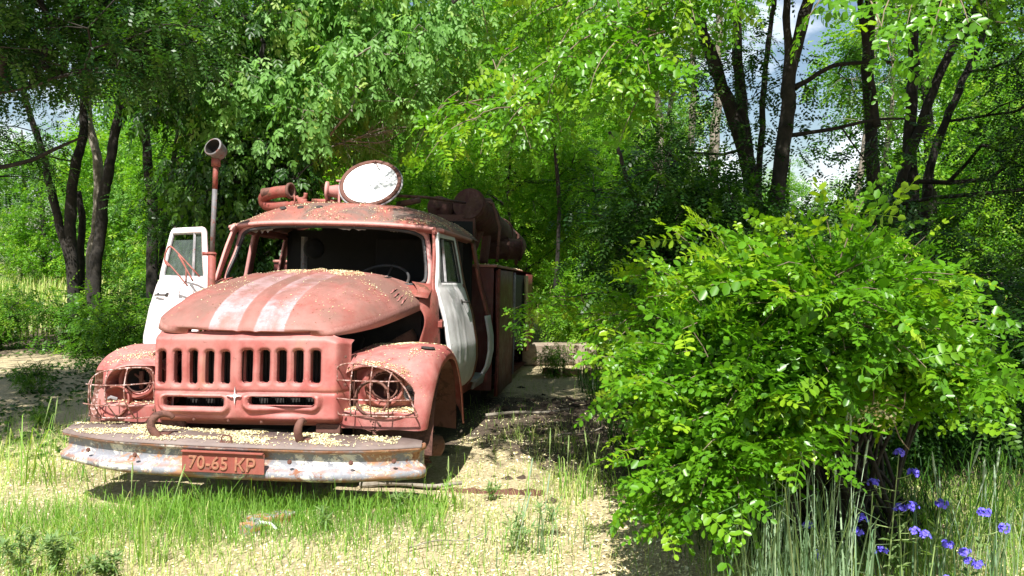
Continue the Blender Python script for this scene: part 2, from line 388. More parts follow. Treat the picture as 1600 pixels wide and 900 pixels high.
Y += .010*np.exp(-((Z-1.055)/.012)**2)
dent = np.exp(-((X-.27)/.13)**2 - ((Z-.955)/.045)**2); Y += .035*dent; Z = Z + .018*dent*np.sign(1.0-Z)*0
top = sstep(1.375, 1.445, Z); Y += .060*top**2; Z = Z - .012*top*np.abs(X)
bot = sstep(.905, .835, Z); Y += .085*bot**1.6
el = sstep(-.60, -.675, X); er = sstep(.555, .640, X); Y += .11*el**2 + .13*er**2
cut = np.clip((X - .50)/.14, 0, 1)*np.clip((Z - 1.33)/.11, 0, 1); Z = Z - .055*cut
cutb = np.clip((-.50 - X)/.17, 0, 1)*np.clip((.97-Z)/.13, 0, 1); X = X + .045*cutb
Z = Z + .028*(X/1.3)
Y += .0022*np.sin(X*17 + Z*9) + .0015*np.sin(Z*31 + X*5)
G = np.stack([X, Y, Z], -1)
cD = (D[:-1, :-1] + D[1:, :-1] + D[1:, 1:] + D[:-1, 1:])/4
grille = gridobj('grille', G, M['grille'], truck, mask=cD > -.0012, solid=.005)
mb = MB()                                                               # slot returns, 4 cm deep
for h in holes:
    cx, cz, w, hh = h; r = min(.022, w*.8); ring = []
    for qx, qz, a0 in ((1, 1, 0), (-1, 1, 90), (-1, -1, 180), (1, -1, 270)):
        for k in range(5):
            a = R(a0 + 22.5*k); ring.append((cx + qx*(w-r) + r*math.cos(a), cz + qz*(hh-r) + r*math.sin(a)))
    Yf = .352 + .012*abs(cx+.045) - (.03 if hh < .06 else 0); V = []
    for (x, z) in ring:
        z2 = z + .028*x/1.3; V += [(x, Yf, z2), (x, Yf + .045, z2)]
    n = len(ring); mb.add(V, [(2*i, 2*((i+1) % n), 2*((i+1) % n)+1, 2*i+1) for i in range(n)])
mb.build('slot_flange', M['red'], grille, True)
mb = MB()                                                               # worn star
pts = []
for k in range(16):
    a = 2*math.pi*k/16; r = (.052 if k % 4 == 0 else .013) * (1.25 if k in (12,) else 1)
    pts.append((-.062 + r*math.sin(a)*.85, .295, 1.036 + r*math.cos(a)*1.15))
mb.add(pts + [(p[0], p[1]+.012, p[2]) for p in pts], [tuple(range(16))[::-1]] + [(i, (i+1) % 16, 16+(i+1) % 16, 16+i) for i in range(16)])
mb.build('star_emblem', M['white'], grille)
# radiator and engine behind the grille
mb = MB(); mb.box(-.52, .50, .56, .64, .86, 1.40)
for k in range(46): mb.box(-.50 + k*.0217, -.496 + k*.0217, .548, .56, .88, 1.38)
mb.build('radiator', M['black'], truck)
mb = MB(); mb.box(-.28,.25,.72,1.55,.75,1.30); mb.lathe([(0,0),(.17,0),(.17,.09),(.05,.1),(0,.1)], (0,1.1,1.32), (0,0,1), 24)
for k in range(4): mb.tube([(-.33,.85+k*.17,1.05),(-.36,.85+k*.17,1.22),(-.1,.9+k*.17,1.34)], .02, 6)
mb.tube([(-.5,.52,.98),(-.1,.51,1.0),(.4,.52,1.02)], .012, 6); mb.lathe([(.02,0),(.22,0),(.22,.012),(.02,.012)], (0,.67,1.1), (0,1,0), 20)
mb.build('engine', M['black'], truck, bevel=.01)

# --- hood
ny, nx = 72, 90
Yc = np.linspace(0, 1, ny); G = np.zeros((ny, nx, 3))
ctl_y  = [.335,.345,.38,.45,.60,.85,1.20,1.60,1.84]
ctl_wr = [.40,.47,.53,.585,.665,.74,.80,.86,.89]
ctl_wl = [.43,.52,.60,.665,.735,.79,.83,.86,.88]
ctl_er = [1.458,1.459,1.463,1.47,1.485,1.51,1.55,1.60,1.63]
ctl_el = [1.452,1.455,1.462,1.475,1.49,1.52,1.55,1.58,1.60]
ctl_c  = [1.452,1.475,1.515,1.575,1.655,1.735,1.80,1.85,1.868]
def cr1(v, t): return crom(np.array(v)[:, None], len(t))[:, 0] if False else np.interp(t*(len(v)-1), np.linspace(0, len(v)-1, 400), crom(np.array(v, float)[:, None], 400)[:, 0])
yy, wr, wl, er_, el_, cc = [cr1(v, Yc) for v in (ctl_y, ctl_wr, ctl_wl, ctl_er, ctl_el, ctl_c)]
for j in range(nx):
    s = -1 + 2*j/(nx-1); ss = math.copysign(abs(s)**.85, s)
    w = np.where(ss > 0, wr, wl); e = np.where(ss > 0, er_, el_)
    x = ss*w; z = e + (cc - e)*(1 - abs(ss)**2.6)**.62
    z = z + .012*np.exp(-((x+.01)/.028)**2)*sstep(.06, .25, Yc) - .006*np.exp(-((x-.05)/.02)**2) - .006*np.exp(-((x+.07)/.02)**2)
    for cx in (.56, -.56):                                             # raised side bulge with the louvres
        q = ((x-cx)/.17)**2 + ((yy-1.22)/.52)**2; z = z + .020*sstep(1.25, .7, q)*(1 if cx > 0 else .8)
    G[:, j] = np.stack([x, yy + .05*(abs(ss)**3)*(1-Yc)**3, z], -1)
G[:, 0, 2] -= .035; G[:, -1, 2] -= .035; G[:, 0, 0] += .0; 
G[0, :, 2] -= .0
hood = gridobj('hood', G, M['hood'], truck, solid=.004); HOODG = G
# front lip of the hood turned under
Lp = np.stack([G[0], G[0] + [0, .012, -.006], G[0] + [0, .05, -.004]], 0); gridobj('hood_lip', Lp, M['red'], hood)
def hood_z(x, y):
    k = np.argmin(np.abs(yy - y)); row = G[k]; return float(np.interp(x, row[:, 0], row[:, 2]))
for sx in (1, -1):                                                     # pressed louvres on the outer face of each bulge
    for k in range(4):
        ys = np.linspace(1.26, 1.46, 7); xk = .70 + .026*k
        sl = [Vector((sx*xk, y, hood_z(sx*xk, y))) for y in ys]; up = Vector((sx*.55, 0, .83)); dn = Vector((sx*.80, 0, -.58))
        mb = MB(); V = []
        for q, p in enumerate(sl):
            h = .011*math.sin(math.pi*q/6)**.4; V += [p - dn*.006, p + up*h + dn*.003, p + up*h*.9 + dn*.007]
        mb.add(V, [(3*i+j, 3*i+3+j, 3*i+4+j, 3*i+1+j) for i in range(6) for j in range(2)]); mb.build('louvre', M['red'], hood, True)
        mb = MB(); V = []
        for q, p in enumerate(sl):
            h = .0095*math.sin(math.pi*q/6)**.4; V += [p + up*.001 + dn*.012, p + up*h + dn*.0062]
        mb.add(V, [(2*i, 2*i+2, 2*i+3, 2*i+1) for i in range(6)]); mb.build('louvre_shade_strip', M['black'], hood)  # dark strip stands in for the shade inside the slot

# --- inner wings, cowl, firewall
G = loft([[(.60,.50,1.25), (.62,.9,1.27), (.68,1.3,1.33), (.80,1.62,1.42)], [(.64,.50,1.20), (.67,.9,1.22), (.72,1.3,1.26), (.84,1.62,1.32)], [(.64,.50,1.05), (.67,.9,1.05), (.72,1.3,1.05), (.84,1.62,1.05)]], 10, 20)
iw = gridobj('inner_wing', G, M['rust'], truck, solid=.004)
for k in range(9):
    mb = MB(); mb.lathe([(0,.006),(.007,.004),(.009,0)], (.655+.012*k*.9+.004*k, .62+k*.11, 1.235+.010*k), (1,-.15,.3), 8)
    mb.build('rivet', M['rust'], iw)
G2 = G.copy(); G2[..., 0] *= -1; gridobj('inner_wing', G2, M['redrust'], truck, solid=.004)
mb = MB(); mb.box(-.85,.85,1.70,1.73,.70,1.72); mb.build('firewall', M['black'], truck)
for sx in (1, -1):
    G = loft([[(.80,1.60,1.60),(.845,1.62,1.66),(.80,1.70,1.75),(.75,1.78,1.79)],
              [(.87,1.60,1.56),(.90,1.66,1.66),(.885,1.74,1.74),(.86,1.86,1.775)],
              [(.90,1.58,1.46),(.955,1.70,1.56),(.955,1.80,1.68),(.93,1.92,1.765)],
              [(.86,1.52,1.25),(.985,1.74,1.30),(.975,1.80,1.45),(.96,1.86,1.60)],
              [(.86,1.52,.95),(.99,1.74,.95),(.985,1.77,1.1),(.98,1.80,1.3)]], 26, 20)
    if sx < 0: G[..., 0] *= -1
    cowl = gridobj('cowl_side', G, M['redrust'], truck, flip=sx < 0, solid=.004)
G = np.zeros((24, 12, 3))
for i in range(24):
    x = -.92 + 1.84*i/23
    for j in range(12):
        f = j/11; yf = 1.55 + .05*abs(x)**2; yb = 1.64 + .25*(abs(x)/.86)**2.2
        G[i, j] = (x, yf + (yb-yf)*f, 1.70 + .075*f**.7 - .05*abs(x)**3*(1-f))
gridobj('cowl_top', G, M['redrust'], truck, solid=.004)

# --- front fenders
def fender(sx):
    C = [[(.56,.425,.835),(.56,.425,.93),(.56,.43,1.06),(.56,.44,1.18),(.57,.50,1.262),(.60,.66,1.30),(.63,.95,1.325),(.66,1.25,1.32),(.70,1.50,1.27),(.72,1.60,1.15)],
         [(.80,.42,.833),(.80,.42,.93),(.80,.425,1.06),(.80,.44,1.20),(.80,.51,1.295),(.80,.68,1.325),(.81,.95,1.338),(.83,1.22,1.325),(.85,1.45,1.26),(.86,1.56,1.10)],
         [(1.02,.43,.833),(1.02,.43,.93),(1.03,.44,1.06),(1.03,.46,1.20),(1.02,.54,1.288),(1.02,.72,1.338),(1.03,.95,1.352),(1.04,1.20,1.325),(1.05,1.42,1.20),(1.06,1.54,.95)],
         [(1.12,.44,.835),(1.13,.44,.93),(1.14,.46,1.06),(1.15,.50,1.19),(1.145,.585,1.288),(1.15,.76,1.335),(1.16,.97,1.345),(1.165,1.18,1.285),(1.175,1.37,1.11),(1.18,1.50,.86)],
         [(1.152,.47,.84),(1.165,.475,.93),(1.18,.50,1.05),(1.195,.55,1.165),(1.20,.66,1.248),(1.208,.82,1.292),(1.216,.98,1.295),(1.225,1.17,1.225),(1.235,1.37,1.02),(1.24,1.50,.72)],
         [(1.150,.50,.845),(1.165,.505,.93),(1.18,.53,1.045),(1.19,.60,1.14),(1.195,.70,1.205),(1.205,.83,1.245),(1.215,.98,1.25),(1.225,1.16,1.195),(1.233,1.35,.99),(1.235,1.48,.71)]]
    nu, nv = 96, 150
    G = loft(C, nu, nv)
    x, y, z = G[..., 0].copy(), G[..., 1].copy(), G[..., 2].copy()
    # lamp bay: pressed back behind the guard, dome-shaped top, shelf at the bottom
    front = (y < .62) & (z < 1.31)
    domez = .945 + .285*np.sqrt(np.clip(1 - ((x-.80)/.30)**2, 0, 1))
    inside = np.minimum(np.minimum(sstep(.945, .962, z), sstep(.012, .0, z - domez)), np.minimum(sstep(.572, .59, x), sstep(1.075, 1.05, x)))
    G[..., 1] += np.where(front, .145*inside*(1 - .25*sstep(1.0, 1.25, z)), 0)
    crown = .012*np.exp(-((x-1.0)/.02)**2)*sstep(1.28, 1.34, z)*0
    # headlight bowl
    d = np.hypot(x-.862, (z-1.105))
    G[..., 1] -= np.where(front, .05*sstep(.20, .135, d), 0)
    i_, j_ = np.meshgrid(np.arange(nu-1), np.arange(nv-1), indexing='ij')
    cx, cz, cy = x[:-1, :-1], z[:-1, :-1], y[:-1, :-1]
    mask = ~((np.hypot(cx-.862, cz-1.105) < .098) & (cy < .62))
    G[..., 2] += .003*np.sin(x*23+y*11)
    if sx < 0: G[..., 0] = -G[..., 0]*.955; G[..., 2] = G[..., 2] - .012 - .05*sstep(1.1, 1.33, G[..., 2])
    f = gridobj('front_fender', G, M['red'], truck, flip=sx < 0, mask=mask, solid=.004)
    return f, G
HC = {}
for sx in (1, -1):
    fd, G = fender(sx)
    if sx > 0: FENG = G
    else: FENGL = G
    cx = .862*sx*(1 if sx > 0 else .955); cz = 1.105 - (.012 if sx < 0 else 0)
    ax = (0, -1, .08)
    mb = MB(); mb.lathe([(.100,-.05),(.128,-.01),(.132,.018),(.118,.022),(.110,.006),(.098,-.03)], (cx, .505, cz), ax, 40)
    mb.build('headlight_ring', M['redrust'], fd, True)
    mb = MB(); mb.lathe([(.112,.0),(.100,-.03),(.085,-.07),(.04,-.11),(0,-.115)], (cx, .52, cz), ax, 36)
    hb = mb.build('headlight_bowl', M['rust'] if sx > 0 else M['black'], fd, True)
    mb = MB(); mb.torus((cx, .500, cz), ax, .086, .006, 36, 6); mb.box(cx-.012, cx+.012, .53, .57, cz-.07, cz+.05); mb.tube([(cx-.05,.54,cz+.03),(cx,.55,cz-.01),(cx+.05,.53,cz-.04)], .008, 6)
    mb.build('bulb_holder', M['rust'], hb, True)
    # indicator lamp
    if sx > 0:
        mb = MB(); c = (1.035, .528, 1.065)
        mb.lathe([(.052,-.02),(.056,.004),(.048,.010),(.042,.0),(.02,-.012),(0,-.012)], c, (.25,-1,.1), 28)
        ind = mb.build('indicator_housing', M['steel'], fd, True)
        mb = MB(); mb.box(1.015,1.04,.505,.53,1.045,1.075); mb.tube([(1.0,.51,1.09),(1.03,.50,1.06),(1.055,.51,1.05)], .006, 6); mb.build('bulb_holder', M['black'], ind)
    # loose trim ring / drum hanging in front
    if sx > 0:
        mb = MB(); mb.lathe([(.098,-.012),(.112,-.010),(.117,.0),(.112,.010),(.104,.012),(.100,.0),(.098,-.012)], (.795,.44,1.035), (.05,-1,.22), 40)
        mb.build('loose_rim', M['rust'], fd, True)
        mb = MB(); rr = random.Random(4)
        for k in range(26):
            p = Vector((.815 + rr.gauss(0,.016), .425 + rr.uniform(-.01,.03), .935 - rr.random()*.13))
            mb.tube([p, p + Vector((rr.uniform(-.03,.03), rr.uniform(-.02,.02), rr.uniform(-.03,.03)))], .006, 5)
        mb.tube([(.73,.43,.97),(.71,.42,.90),(.745,.415,.84),(.80,.42,.82)], .0022, 5)
        mb.build('tangled_wire', M['rust'], fd)
    else:
        mb = MB(); mb.lathe([(.06,-.10),(.095,-.09),(.104,-.03),(.106,.0),(.112,.004),(.110,.014),(.098,.012),(.096,-.02),(.08,-.07),(0,-.085)], (-.945,.435,.945), (-.10,-1,.30), 40)
        dr = mb.build('loose_lamp_drum', M['redrust'], fd, True)
        mb = MB(); mb.tube([(-.98,.42,.97),(-.96,.41,.98),(-.93,.43,.965)], .012, 7); mb.build('bulb_holder', M['steel'], dr)
    # guard of welded rods
    if sx > 0:
        O = crom([(.588,.36,1.235),(.66,.345,1.262),(.80,.335,1.255),(.93,.345,1.215),(1.03,.36,1.11),(1.08,.375,1.00),(1.105,.38,.945),(1.08,.375,.932),(.85,.36,.930),(.65,.36,.930),(.592,.37,.945),(.585,.37,1.05),(.583,.365,1.18)], 90, True)
        rods = [[(.583,.36,1.152),(.75,.325,1.155),(.90,.325,1.157),(1.005,.35,1.160)], [(.583,.36,1.035),(.75,.325,1.035),(.93,.325,1.037),(1.07,.37,1.04)],
                [(.693,.35,1.26),(.685,.325,1.15),(.683,.325,1.03),(.683,.35,.93)], [(.820,.34,1.255),(.815,.318,1.15),(.815,.318,1.03),(.815,.35,.93)], [(.945,.345,1.215),(.930,.325,1.15),(.928,.325,1.03),(.925,.355,.93)]]
    else:
        O = crom([(-.655,.37,1.165),(-.70,.35,1.190),(-.85,.32,1.180),(-.97,.30,1.155),(-1.035,.30,1.10),(-1.05,.31,1.03),(-1.06,.33,.93),(-1.055,.36,.862),(-1.0,.36,.850),(-.85,.37,.852),(-.68,.38,.862),(-.64,.385,.90),(-.645,.38,1.02),(-.65,.375,1.12)], 90, True)
        rods = [[(-.65,.37,1.09),(-.80,.285,1.080),(-.95,.27,1.075),(-1.07,.31,1.075)], [(-.65,.38,.965),(-.80,.285,.950),(-.98,.28,.945),(-1.10,.33,.945)],
                [(-.80,.33,1.19),(-.795,.285,1.08),(-.785,.285,.97),(-.76,.36,.855)], [(-.925,.31,1.165),(-.92,.275,1.08),(-.91,.275,.97),(-.875,.35,.852)], [(-1.02,.30,1.11),(-1.02,.28,1.06),(-1.01,.28,.97),(-.985,.35,.85)]]
    mb = MB(); mb.tube([tuple(p) for p in O], .0052, 7, closed=True)
    if sx < 0:
        st = crom([(-1.00,.34,1.165),(-1.05,.42,1.09),(-1.075,.44,1.0),(-1.085,.42,.90),(-1.07,.38,.855)], 14); V = []
        for p in st: V += [(p[0]-.018, p[1]-.012, p[2]), (p[0]+.022, p[1]+.01, p[2])]
        mb.add(V, [(2*i, 2*i+1, 2*i+3, 2*i+2) for i in range(13)])
    gd = mb.build('headlight_guard', M['cage'], fd, True)
    for rd in rods: mb = MB(); mb.tube([tuple(p) for p in crom(rd, 10)], .0044, 7); mb.build('guard_rod', M['cage'], fd, True)
    # wheel-arch liner and remains of the hub
    mb = MB(); V = []; n = 14
    for k in range(n):
        a = math.pi*k/(n-1); yv = 1.02 - .50*math.cos(a); zv = .72 + .58*math.sin(a)
        V += [(sx*.66, yv, zv - .02), (sx*1.18, yv, zv - .06)]
    mb.add(V, [(2*i, 2*i+1, 2*i+3, 2*i+2) for i in range(n-1)]); mb.box(sx*.655, sx*.66, .5, 1.6, .55, 1.3)
    mb.build('wheel_arch', M['rust'], fd)
    mb = MB(); hc = (sx*1.0, 1.05, .62)
    mb.lathe([(0,-.25),(.05,-.25),(.05,-.1),(.13,-.08),(.15,-.02),(.15,.04),(.08,.06),(.07,.15),(.03,.17),(0,.17)], hc, (sx,0,0), 20)
    for k in range(8): a = k*math.pi/4; mb.tube([(sx*1.0, 1.05+.12*math.cos(a), .62+.12*math.sin(a)), (sx*1.08, 1.05+.12*math.cos(a), .62+.12*math.sin(a))], .011, 6)
    mb.build('wheel_hub', M['rust'], truck, True)
mb = MB(); mb.lathe([(0,.006),(.045,.006),(.05,0)], (1.10,.72,1.345), (.1,0,1), 20); mb.box(1.06,1.14,.70,.74,1.345,1.352)
mb.build('marker_lamp_base', M['black'], truck, True)
mb = MB(); mb.box(-1.22,-1.10,.72,.80,1.10,1.20); mb.tube([(-1.05,.8,1.12),(-1.12,.78,1.15)], .015, 6); mb.build('side_lamp_box', M['black'], truck)
# axle, frame rails, cross member
mb = MB()
for x in (-.43, .43):
    mb.box(x-.035, x+.035, .36, 7.2, .62, .80)
mb.box(-.40,.40,.42,.50,.64,.78); mb.box(-1.0,1.0,1.0,1.1,.55,.66); mb.tube([(-.9,.86,.60),(.95,.86,.60)], .022, 8); mb.box(.44,.60,.40,.46,.80,.86); mb.box(-.6,-.44,.40,.46,.80,.86)
mb.build('chassis_frame', M['rust'], truck, bevel=.005)

# --- cab: roof
def roof_w(y): return np.interp(y, [1.86, 1.95, 2.05, 2.2, 2.6, 3.6], [.30, .62, .80, .895, .965, 1.025])
nu, nv = 70, 70
G = np.zeros((nu, nv, 3))
for i in range(nu):
    u = -1 + 2*i/(nu-1)
    for j in range(nv):
        v = j/(nv-1)
        uu = math.sin(u*math.pi/2)
        yf = 1.885 + .235*abs(uu)**2.4; y = yf + (3.68 - yf)*(v**1.35)
        w = float(np.interp(y, [1.88, 2.2, 2.6, 3.6], [.93, .935, .965, 1.03]))
        e = 1 - abs(uu)**3.2; f = min(1, (y - yf)/.85 + 1e-6); fr = (1 - (1-f)**2.6); rb = 1 - max(0, (y-3.3)/.38)**3*.5
        z = 2.275 - .035*abs(uu)**3 + .215*(e**.75)*(fr**.8)*rb - .015*(y-2.2)*abs(uu)**4
        G[i, j] = (uu*w, y, z)
roof = gridobj('roof', G, M['roof'], truck, solid=.006); ROOFG = G
# rounded visor lip and the header below it
E = [G[0, ::-1][:60:2], G[:, 0], G[-1, :][:60:2]]
edge = np.vstack([G[0, 55:0:-2], G[:, 0], G[-1, 1:56:2]])
off = edge.copy(); c0 = np.array([0, 3.0, 0]); d = off - c0; d[:, 2] = 0; d /= np.linalg.norm(d, axis=1)[:, None]
Lp = np.stack([edge + [0,0,.002], edge + d*.016 + [0,0,-.006], edge + d*.018 + [0,0,-.020], edge + d*.006 + [0,0,-.032], edge - d*.03 + [0,0,-.036], edge - d*.035 + [0,0,-.050]], 0)
gridobj('roof_gutter', Lp, M['red'], roof, solid=.004)
# windshield opening: inner (rubber) path and outer path
inner = crom([(0,1.925,2.245),(.40,1.955,2.240),(.66,2.02,2.218),(.765,2.085,2.178),(.792,2.085,2.11),(.822,2.02,1.98),(.850,1.92,1.84),(.835,1.865,1.775),(.74,1.79,1.752),(.40,1.70,1.745),(0,1.665,1.745),
              (-.40,1.70,1.745),(-.74,1.79,1.745),(-.835,1.865,1.762),(-.858,1.92,1.83),(-.840,2.02,1.98),(-.822,2.085,2.12),(-.795,2.085,2.18),(-.68,2.02,2.215),(-.40,1.955,2.240)], 160, True)
cen = inner.mean(0); o_ = inner - cen
outer = inner + np.stack([np.sign(o_[:, 0])*.036*sstep(.45, .80, np.abs(o_[:, 0])), -.0*o_[:, 1] + .02*sstep(.5,.8,np.abs(o_[:,0])), np.sign(o_[:, 2])*.035*sstep(.05, .20, np.abs(o_[:, 2]))], -1)
ws = MB(); ws.V = [tuple(p) for p in inner] + [tuple(p) for p in outer]; n = 160; ws.F = [(i, (i+1) % n, n+(i+1) % n, n+i) for i in range(n)]
wf = ws.build('windshield_frame', M['red'], truck, True, solid=.012)
mb = MB(); mb.tube([tuple(p) for p in (inner + (cen - inner)*[.012,0,.04] + [0,-.008,0])], .016, 8, closed=True); mb.build('windshield_seal', M['rubber'], wf, True)
# broken glass left along the top edge
mb = MB(); rr = random.Random(9)
def shard(x0, x1, dep, seed):
    rr = random.Random(seed); n = 14; V = []
    for k in range(n):
        x = x0 + (x1-x0)*k/(n-1); y = 1.94 + .20*(abs(x)/.8)**2.2 - .012; zt = 2.236 - .03*max(0, abs(x)-.35)/.4
        V += [(x, y, zt), (x, y + .003, zt - dep*rr.uniform(.25, 1)*math.sin(math.pi*(k+.5)/n)**.5)]
    mb.add(V, [(2*i, 2*i+1, 2*i+3, 2*i+2) for i in range(n-1)])
shard(-.76, -.50, .055, 3); shard(.05, .38, .035, 5); shard(.44,.62,.025,6); shard(-.3,0,.018,7)
mb.build('broken_glass', M['steel'], wf)
# cab shell sides: pillars, sills, back wall, floor
def side_x(z, y):    # tumble-home profile of the cab side
    b = np.interp(z, [.70,.86,.95,1.10,1.25,1.5,1.70,1.78,2.0,2.2,2.26], [1.00,1.04,1.09,1.118,1.115,1.07,1.01,.985,.945,.905,.89])
    return b + np.interp(y, [1.7, 1.95, 2.6, 3.7], [-.085, -.03, .03, .085])
def side_strip(y0b, y1b, y0t, y1t, z0, z1, sx, inset=0, n=18):
    G = np.zeros((n, 4, 3))
    for i in range(n):
        f = i/(n-1); z = z0 + (z1-z0)*f; ya, yb = y0b + (y0t-y0b)*f, y1b + (y1t-y1b)*f
        for j in range(4):
            y = ya + (yb-ya)*j/3; G[i, j] = (sx*(side_x(z, y) - inset), y, z)
    return G
for sx in (1, -1):
    f = sx < 0
    m1 = M['redrust'] if sx > 0 else M['red']
    gridobj('door_pillar', side_strip(2.66,2.80,2.62,2.74,.86,2.24,sx), m1, truck, flip=not f, solid=.03)
    gridobj('rear_pillar', side_strip(3.56,3.70,3.52,3.68,.80,2.22,sx), m1, truck, flip=not f, solid=.02)
    gridobj('front_pillar', side_strip(1.76,1.90,2.04,2.13,1.70,2.24,sx,.012), m1, truck, flip=not f, solid=.02)
    gridobj('roof_rail', side_strip(2.0,3.68,2.05,3.68,2.19,2.25,sx,.0,5), m1, truck, flip=not f, solid=.02)
    gridobj('door_sill', side_strip(1.78,3.7,1.78,3.7,.74,.84,sx,.05,5), m1, truck, flip=not f, solid=.03)
mb = MB(); mb.box(-.98,.98,3.60,3.64,.75,2.30); mb.box(-.6,.98,3.58,3.60,.75,2.42); mb.box(-.95,.95,1.72,3.68,.74,.78)
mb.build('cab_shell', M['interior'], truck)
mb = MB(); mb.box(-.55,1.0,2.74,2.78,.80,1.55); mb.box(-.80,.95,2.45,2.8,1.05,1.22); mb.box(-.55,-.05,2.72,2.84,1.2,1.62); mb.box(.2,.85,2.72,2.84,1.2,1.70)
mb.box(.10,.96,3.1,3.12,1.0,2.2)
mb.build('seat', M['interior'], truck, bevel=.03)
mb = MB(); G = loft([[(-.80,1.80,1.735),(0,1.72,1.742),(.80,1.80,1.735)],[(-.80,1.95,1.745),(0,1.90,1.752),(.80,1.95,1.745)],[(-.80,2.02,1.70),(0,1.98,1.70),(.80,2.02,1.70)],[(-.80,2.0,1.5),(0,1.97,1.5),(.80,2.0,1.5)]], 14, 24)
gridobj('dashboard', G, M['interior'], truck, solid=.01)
mb = MB(); mb.box(.12,.48,2.06,2.075,1.78,1.835); mb.build('dash_panel', M['dash'], truck)
# grey inner post and crew-door edge seen through the missing windshield
mb = MB(); mb.tube([(-.60,3.05,1.2),(-.60,3.05,2.2)], .035, 6); mb.build('inner_post', M['steel'], truck)
mb = MB(); mb.lathe([(0,.0),(.09,.01),(.10,.05),(.08,.10),(0,.12)], (-.45,2.9,2.08), (.3,-1,0), 20); mb.build('headrest', M['interior'], truck, True)
mb = MB(); ax = Vector((0,-.55,.83)); c = Vector((.42,2.12,1.80))
mb.torus(c, ax, .225, .012, 40, 8)
for a in (30, 150, 270):
    u = ax.normalized().orthogonal(); w = ax.normalized().cross(u); p = c + (u*math.cos(R(a)) + w*math.sin(R(a)))*.222; mb.tube([c - ax*.05, p], .009, 6)
mb.tube([c - ax*.04, c - ax*.6], .022, 8); mb.build('steering_wheel', M['rubber'], truck, True)

# wiper stubs and hood hinge
for x_, a_ in ((-.35, .5), (.40, .35)):
    mb = MB(); mb.tube([(x_,1.63,1.77),(x_,1.60,1.80),(x_+.22,1.62,1.815+.02*a_)], .006, 6); mb.lathe([(0,.03),(.014,.028),(.016,0)], (x_,1.63,1.765), (0,-.5,1), 10); mb.build('wiper_stub', M['black'], truck, True)
for z_ in (1.18, 1.42):
    mb = MB(); mb.tube([(1.005,1.745,z_),(1.005,1.745,z_+.07)], .014, 8); mb.box(.985,1.02,1.70,1.78,z_+.01,z_+.06); mb.build('door_hinge', M['redrust'], truck, bevel=.003)
mb = MB(); mb.tube([(.30,1.5,1.62),(.52,1.2,1.36),(.56,.8,1.15)], .010, 6); mb.build('hood_stay', M['black'], truck, True)
# --- doors
def door(frame_parent, mat, sx, n=40, glass=True, dirty=None):
    """door in the closed position on side sx; hinge edge at y=1.80"""
    y0, y1 = 1.81, 2.655
    def ed(z, v):                                                     # y of front and rear edges with height
        a = y0 + .0*(z-1.7) + max(0, (z - 1.72))*.50; b = y1 - max(0, z-1.8)*.08
        r = .12; bz = .885
        if z < bz + r:
            q = r - math.sqrt(max(0, r*r - (bz + r - z)**2)); b -= q; a += q*.2
        if z > 2.16: q = .06 - math.sqrt(max(0, .06**2 - (z-2.16)**2)); a += q; b -= q
        return a + (b-a)*v
    zs = np.concatenate([np.linspace(.885, 1.76, 30), np.linspace(1.785, 2.14, 12), np.linspace(2.165, 2.215, 4)])
    vs = np.concatenate([[0, .02, .05, .088], np.linspace(.12, .90, 26), [.925, .95, .98, 1]])
    G = np.zeros((len(zs), len(vs), 3)); dz = 0
    for i, z in enumerate(zs):
        for j, v in enumerate(vs):
            y = ed(z, v); x = side_x(z, y) + .006
            if 1.70 < z < 1.80: x -= .010*math.exp(-((z-1.75)/.02)**2)
            if z < 1.7: x += .007*math.exp(-((v-.30 - .08*(z-1.2))/.03)**2) + .006*math.exp(-((v-.55 - .1*(z-1.2))/.03)**2) if sx > 0 else 0
            G[i, j] = (sx*x, y, z)
    iz = (zs[:-1] > 1.78) & (zs[1:] < 2.17); jv = (vs[:-1] > .085) & (vs[1:] < .93)
    mask = ~(iz[:, None] & jv[None, :])
    d = gridobj('cab_door', G, mat, frame_parent, flip=sx > 0, mask=mask, solid=.028)
    # window: vent divider, glass, seal
    i0, i1 = np.where(iz)[0][0], np.where(iz)[0][-1] + 1; j0, j1 = np.where(jv)[0][0], np.where(jv)[0][-1] + 1
    loop = [G[i0, j] for j in range(j0, j1+1)] + [G[i, j1] for i in range(i0+1, i1+1)] + [G[i1, j] for j in range(j1-1, j0-1, -1)] + [G[i, j0] for i in range(i1-1, i0, -1)]
    mb = MB(); mb.tube([tuple(p) for p in loop], .011, 6, closed=True); mb.build('window_seal', M['rubber'] if sx > 0 else M['steel'], d, True)
    jd = j0 + 7
    mb = MB(); mb.tube([tuple(G[i0, jd]), tuple(G[i1, jd])], .012, 6); mb.build('vent_divider', M['steel'], d)
    for (a, b_, zt) in ((j0, jd, i1), (jd, j1, i1 - (2 if sx < 0 else 0))):
        P = G[i0:zt+1, a:b_+1].copy(); P[..., 0] -= sx*.012
        gridobj('window_glass', P, M['glass'], d)
    mb = MB(); p = Vector((sx*(side_x(1.62, 2.5)+.02), 2.42, 1.62))
    mb.tube([p + Vector((-.01*sx,0,0)), p + Vector((.03*sx,0,0)), p + Vector((.035*sx,.07,0)), p + Vector((.03*sx,.15,-.005))], .009, 6)
    mb.lathe([(0,.02),(.022,.018),(.026,0)], (sx*(side_x(1.62, 2.40)+.008), 2.40, 1.62), (sx,0,0), 14); mb.lathe([(0,.02),(.018,.015),(.02,0)], (sx*(side_x(1.62,2.56)+.008), 2.565, 1.62), (sx,0,0), 14)
    mb.build('door_handle', M['black'], d)
    return d
door(truck, M['white'], 1)
dl = door(truck, M['whitedoor'], -1)
hinge = Vector((-.955, 1.80, 0)); ang = R(50)
Mh = Matrix.Translation(hinge) @ Matrix.Rotation(ang, 4, 'Z') @ Matrix.Translation(-hinge)
dl.matrix_local = Mh
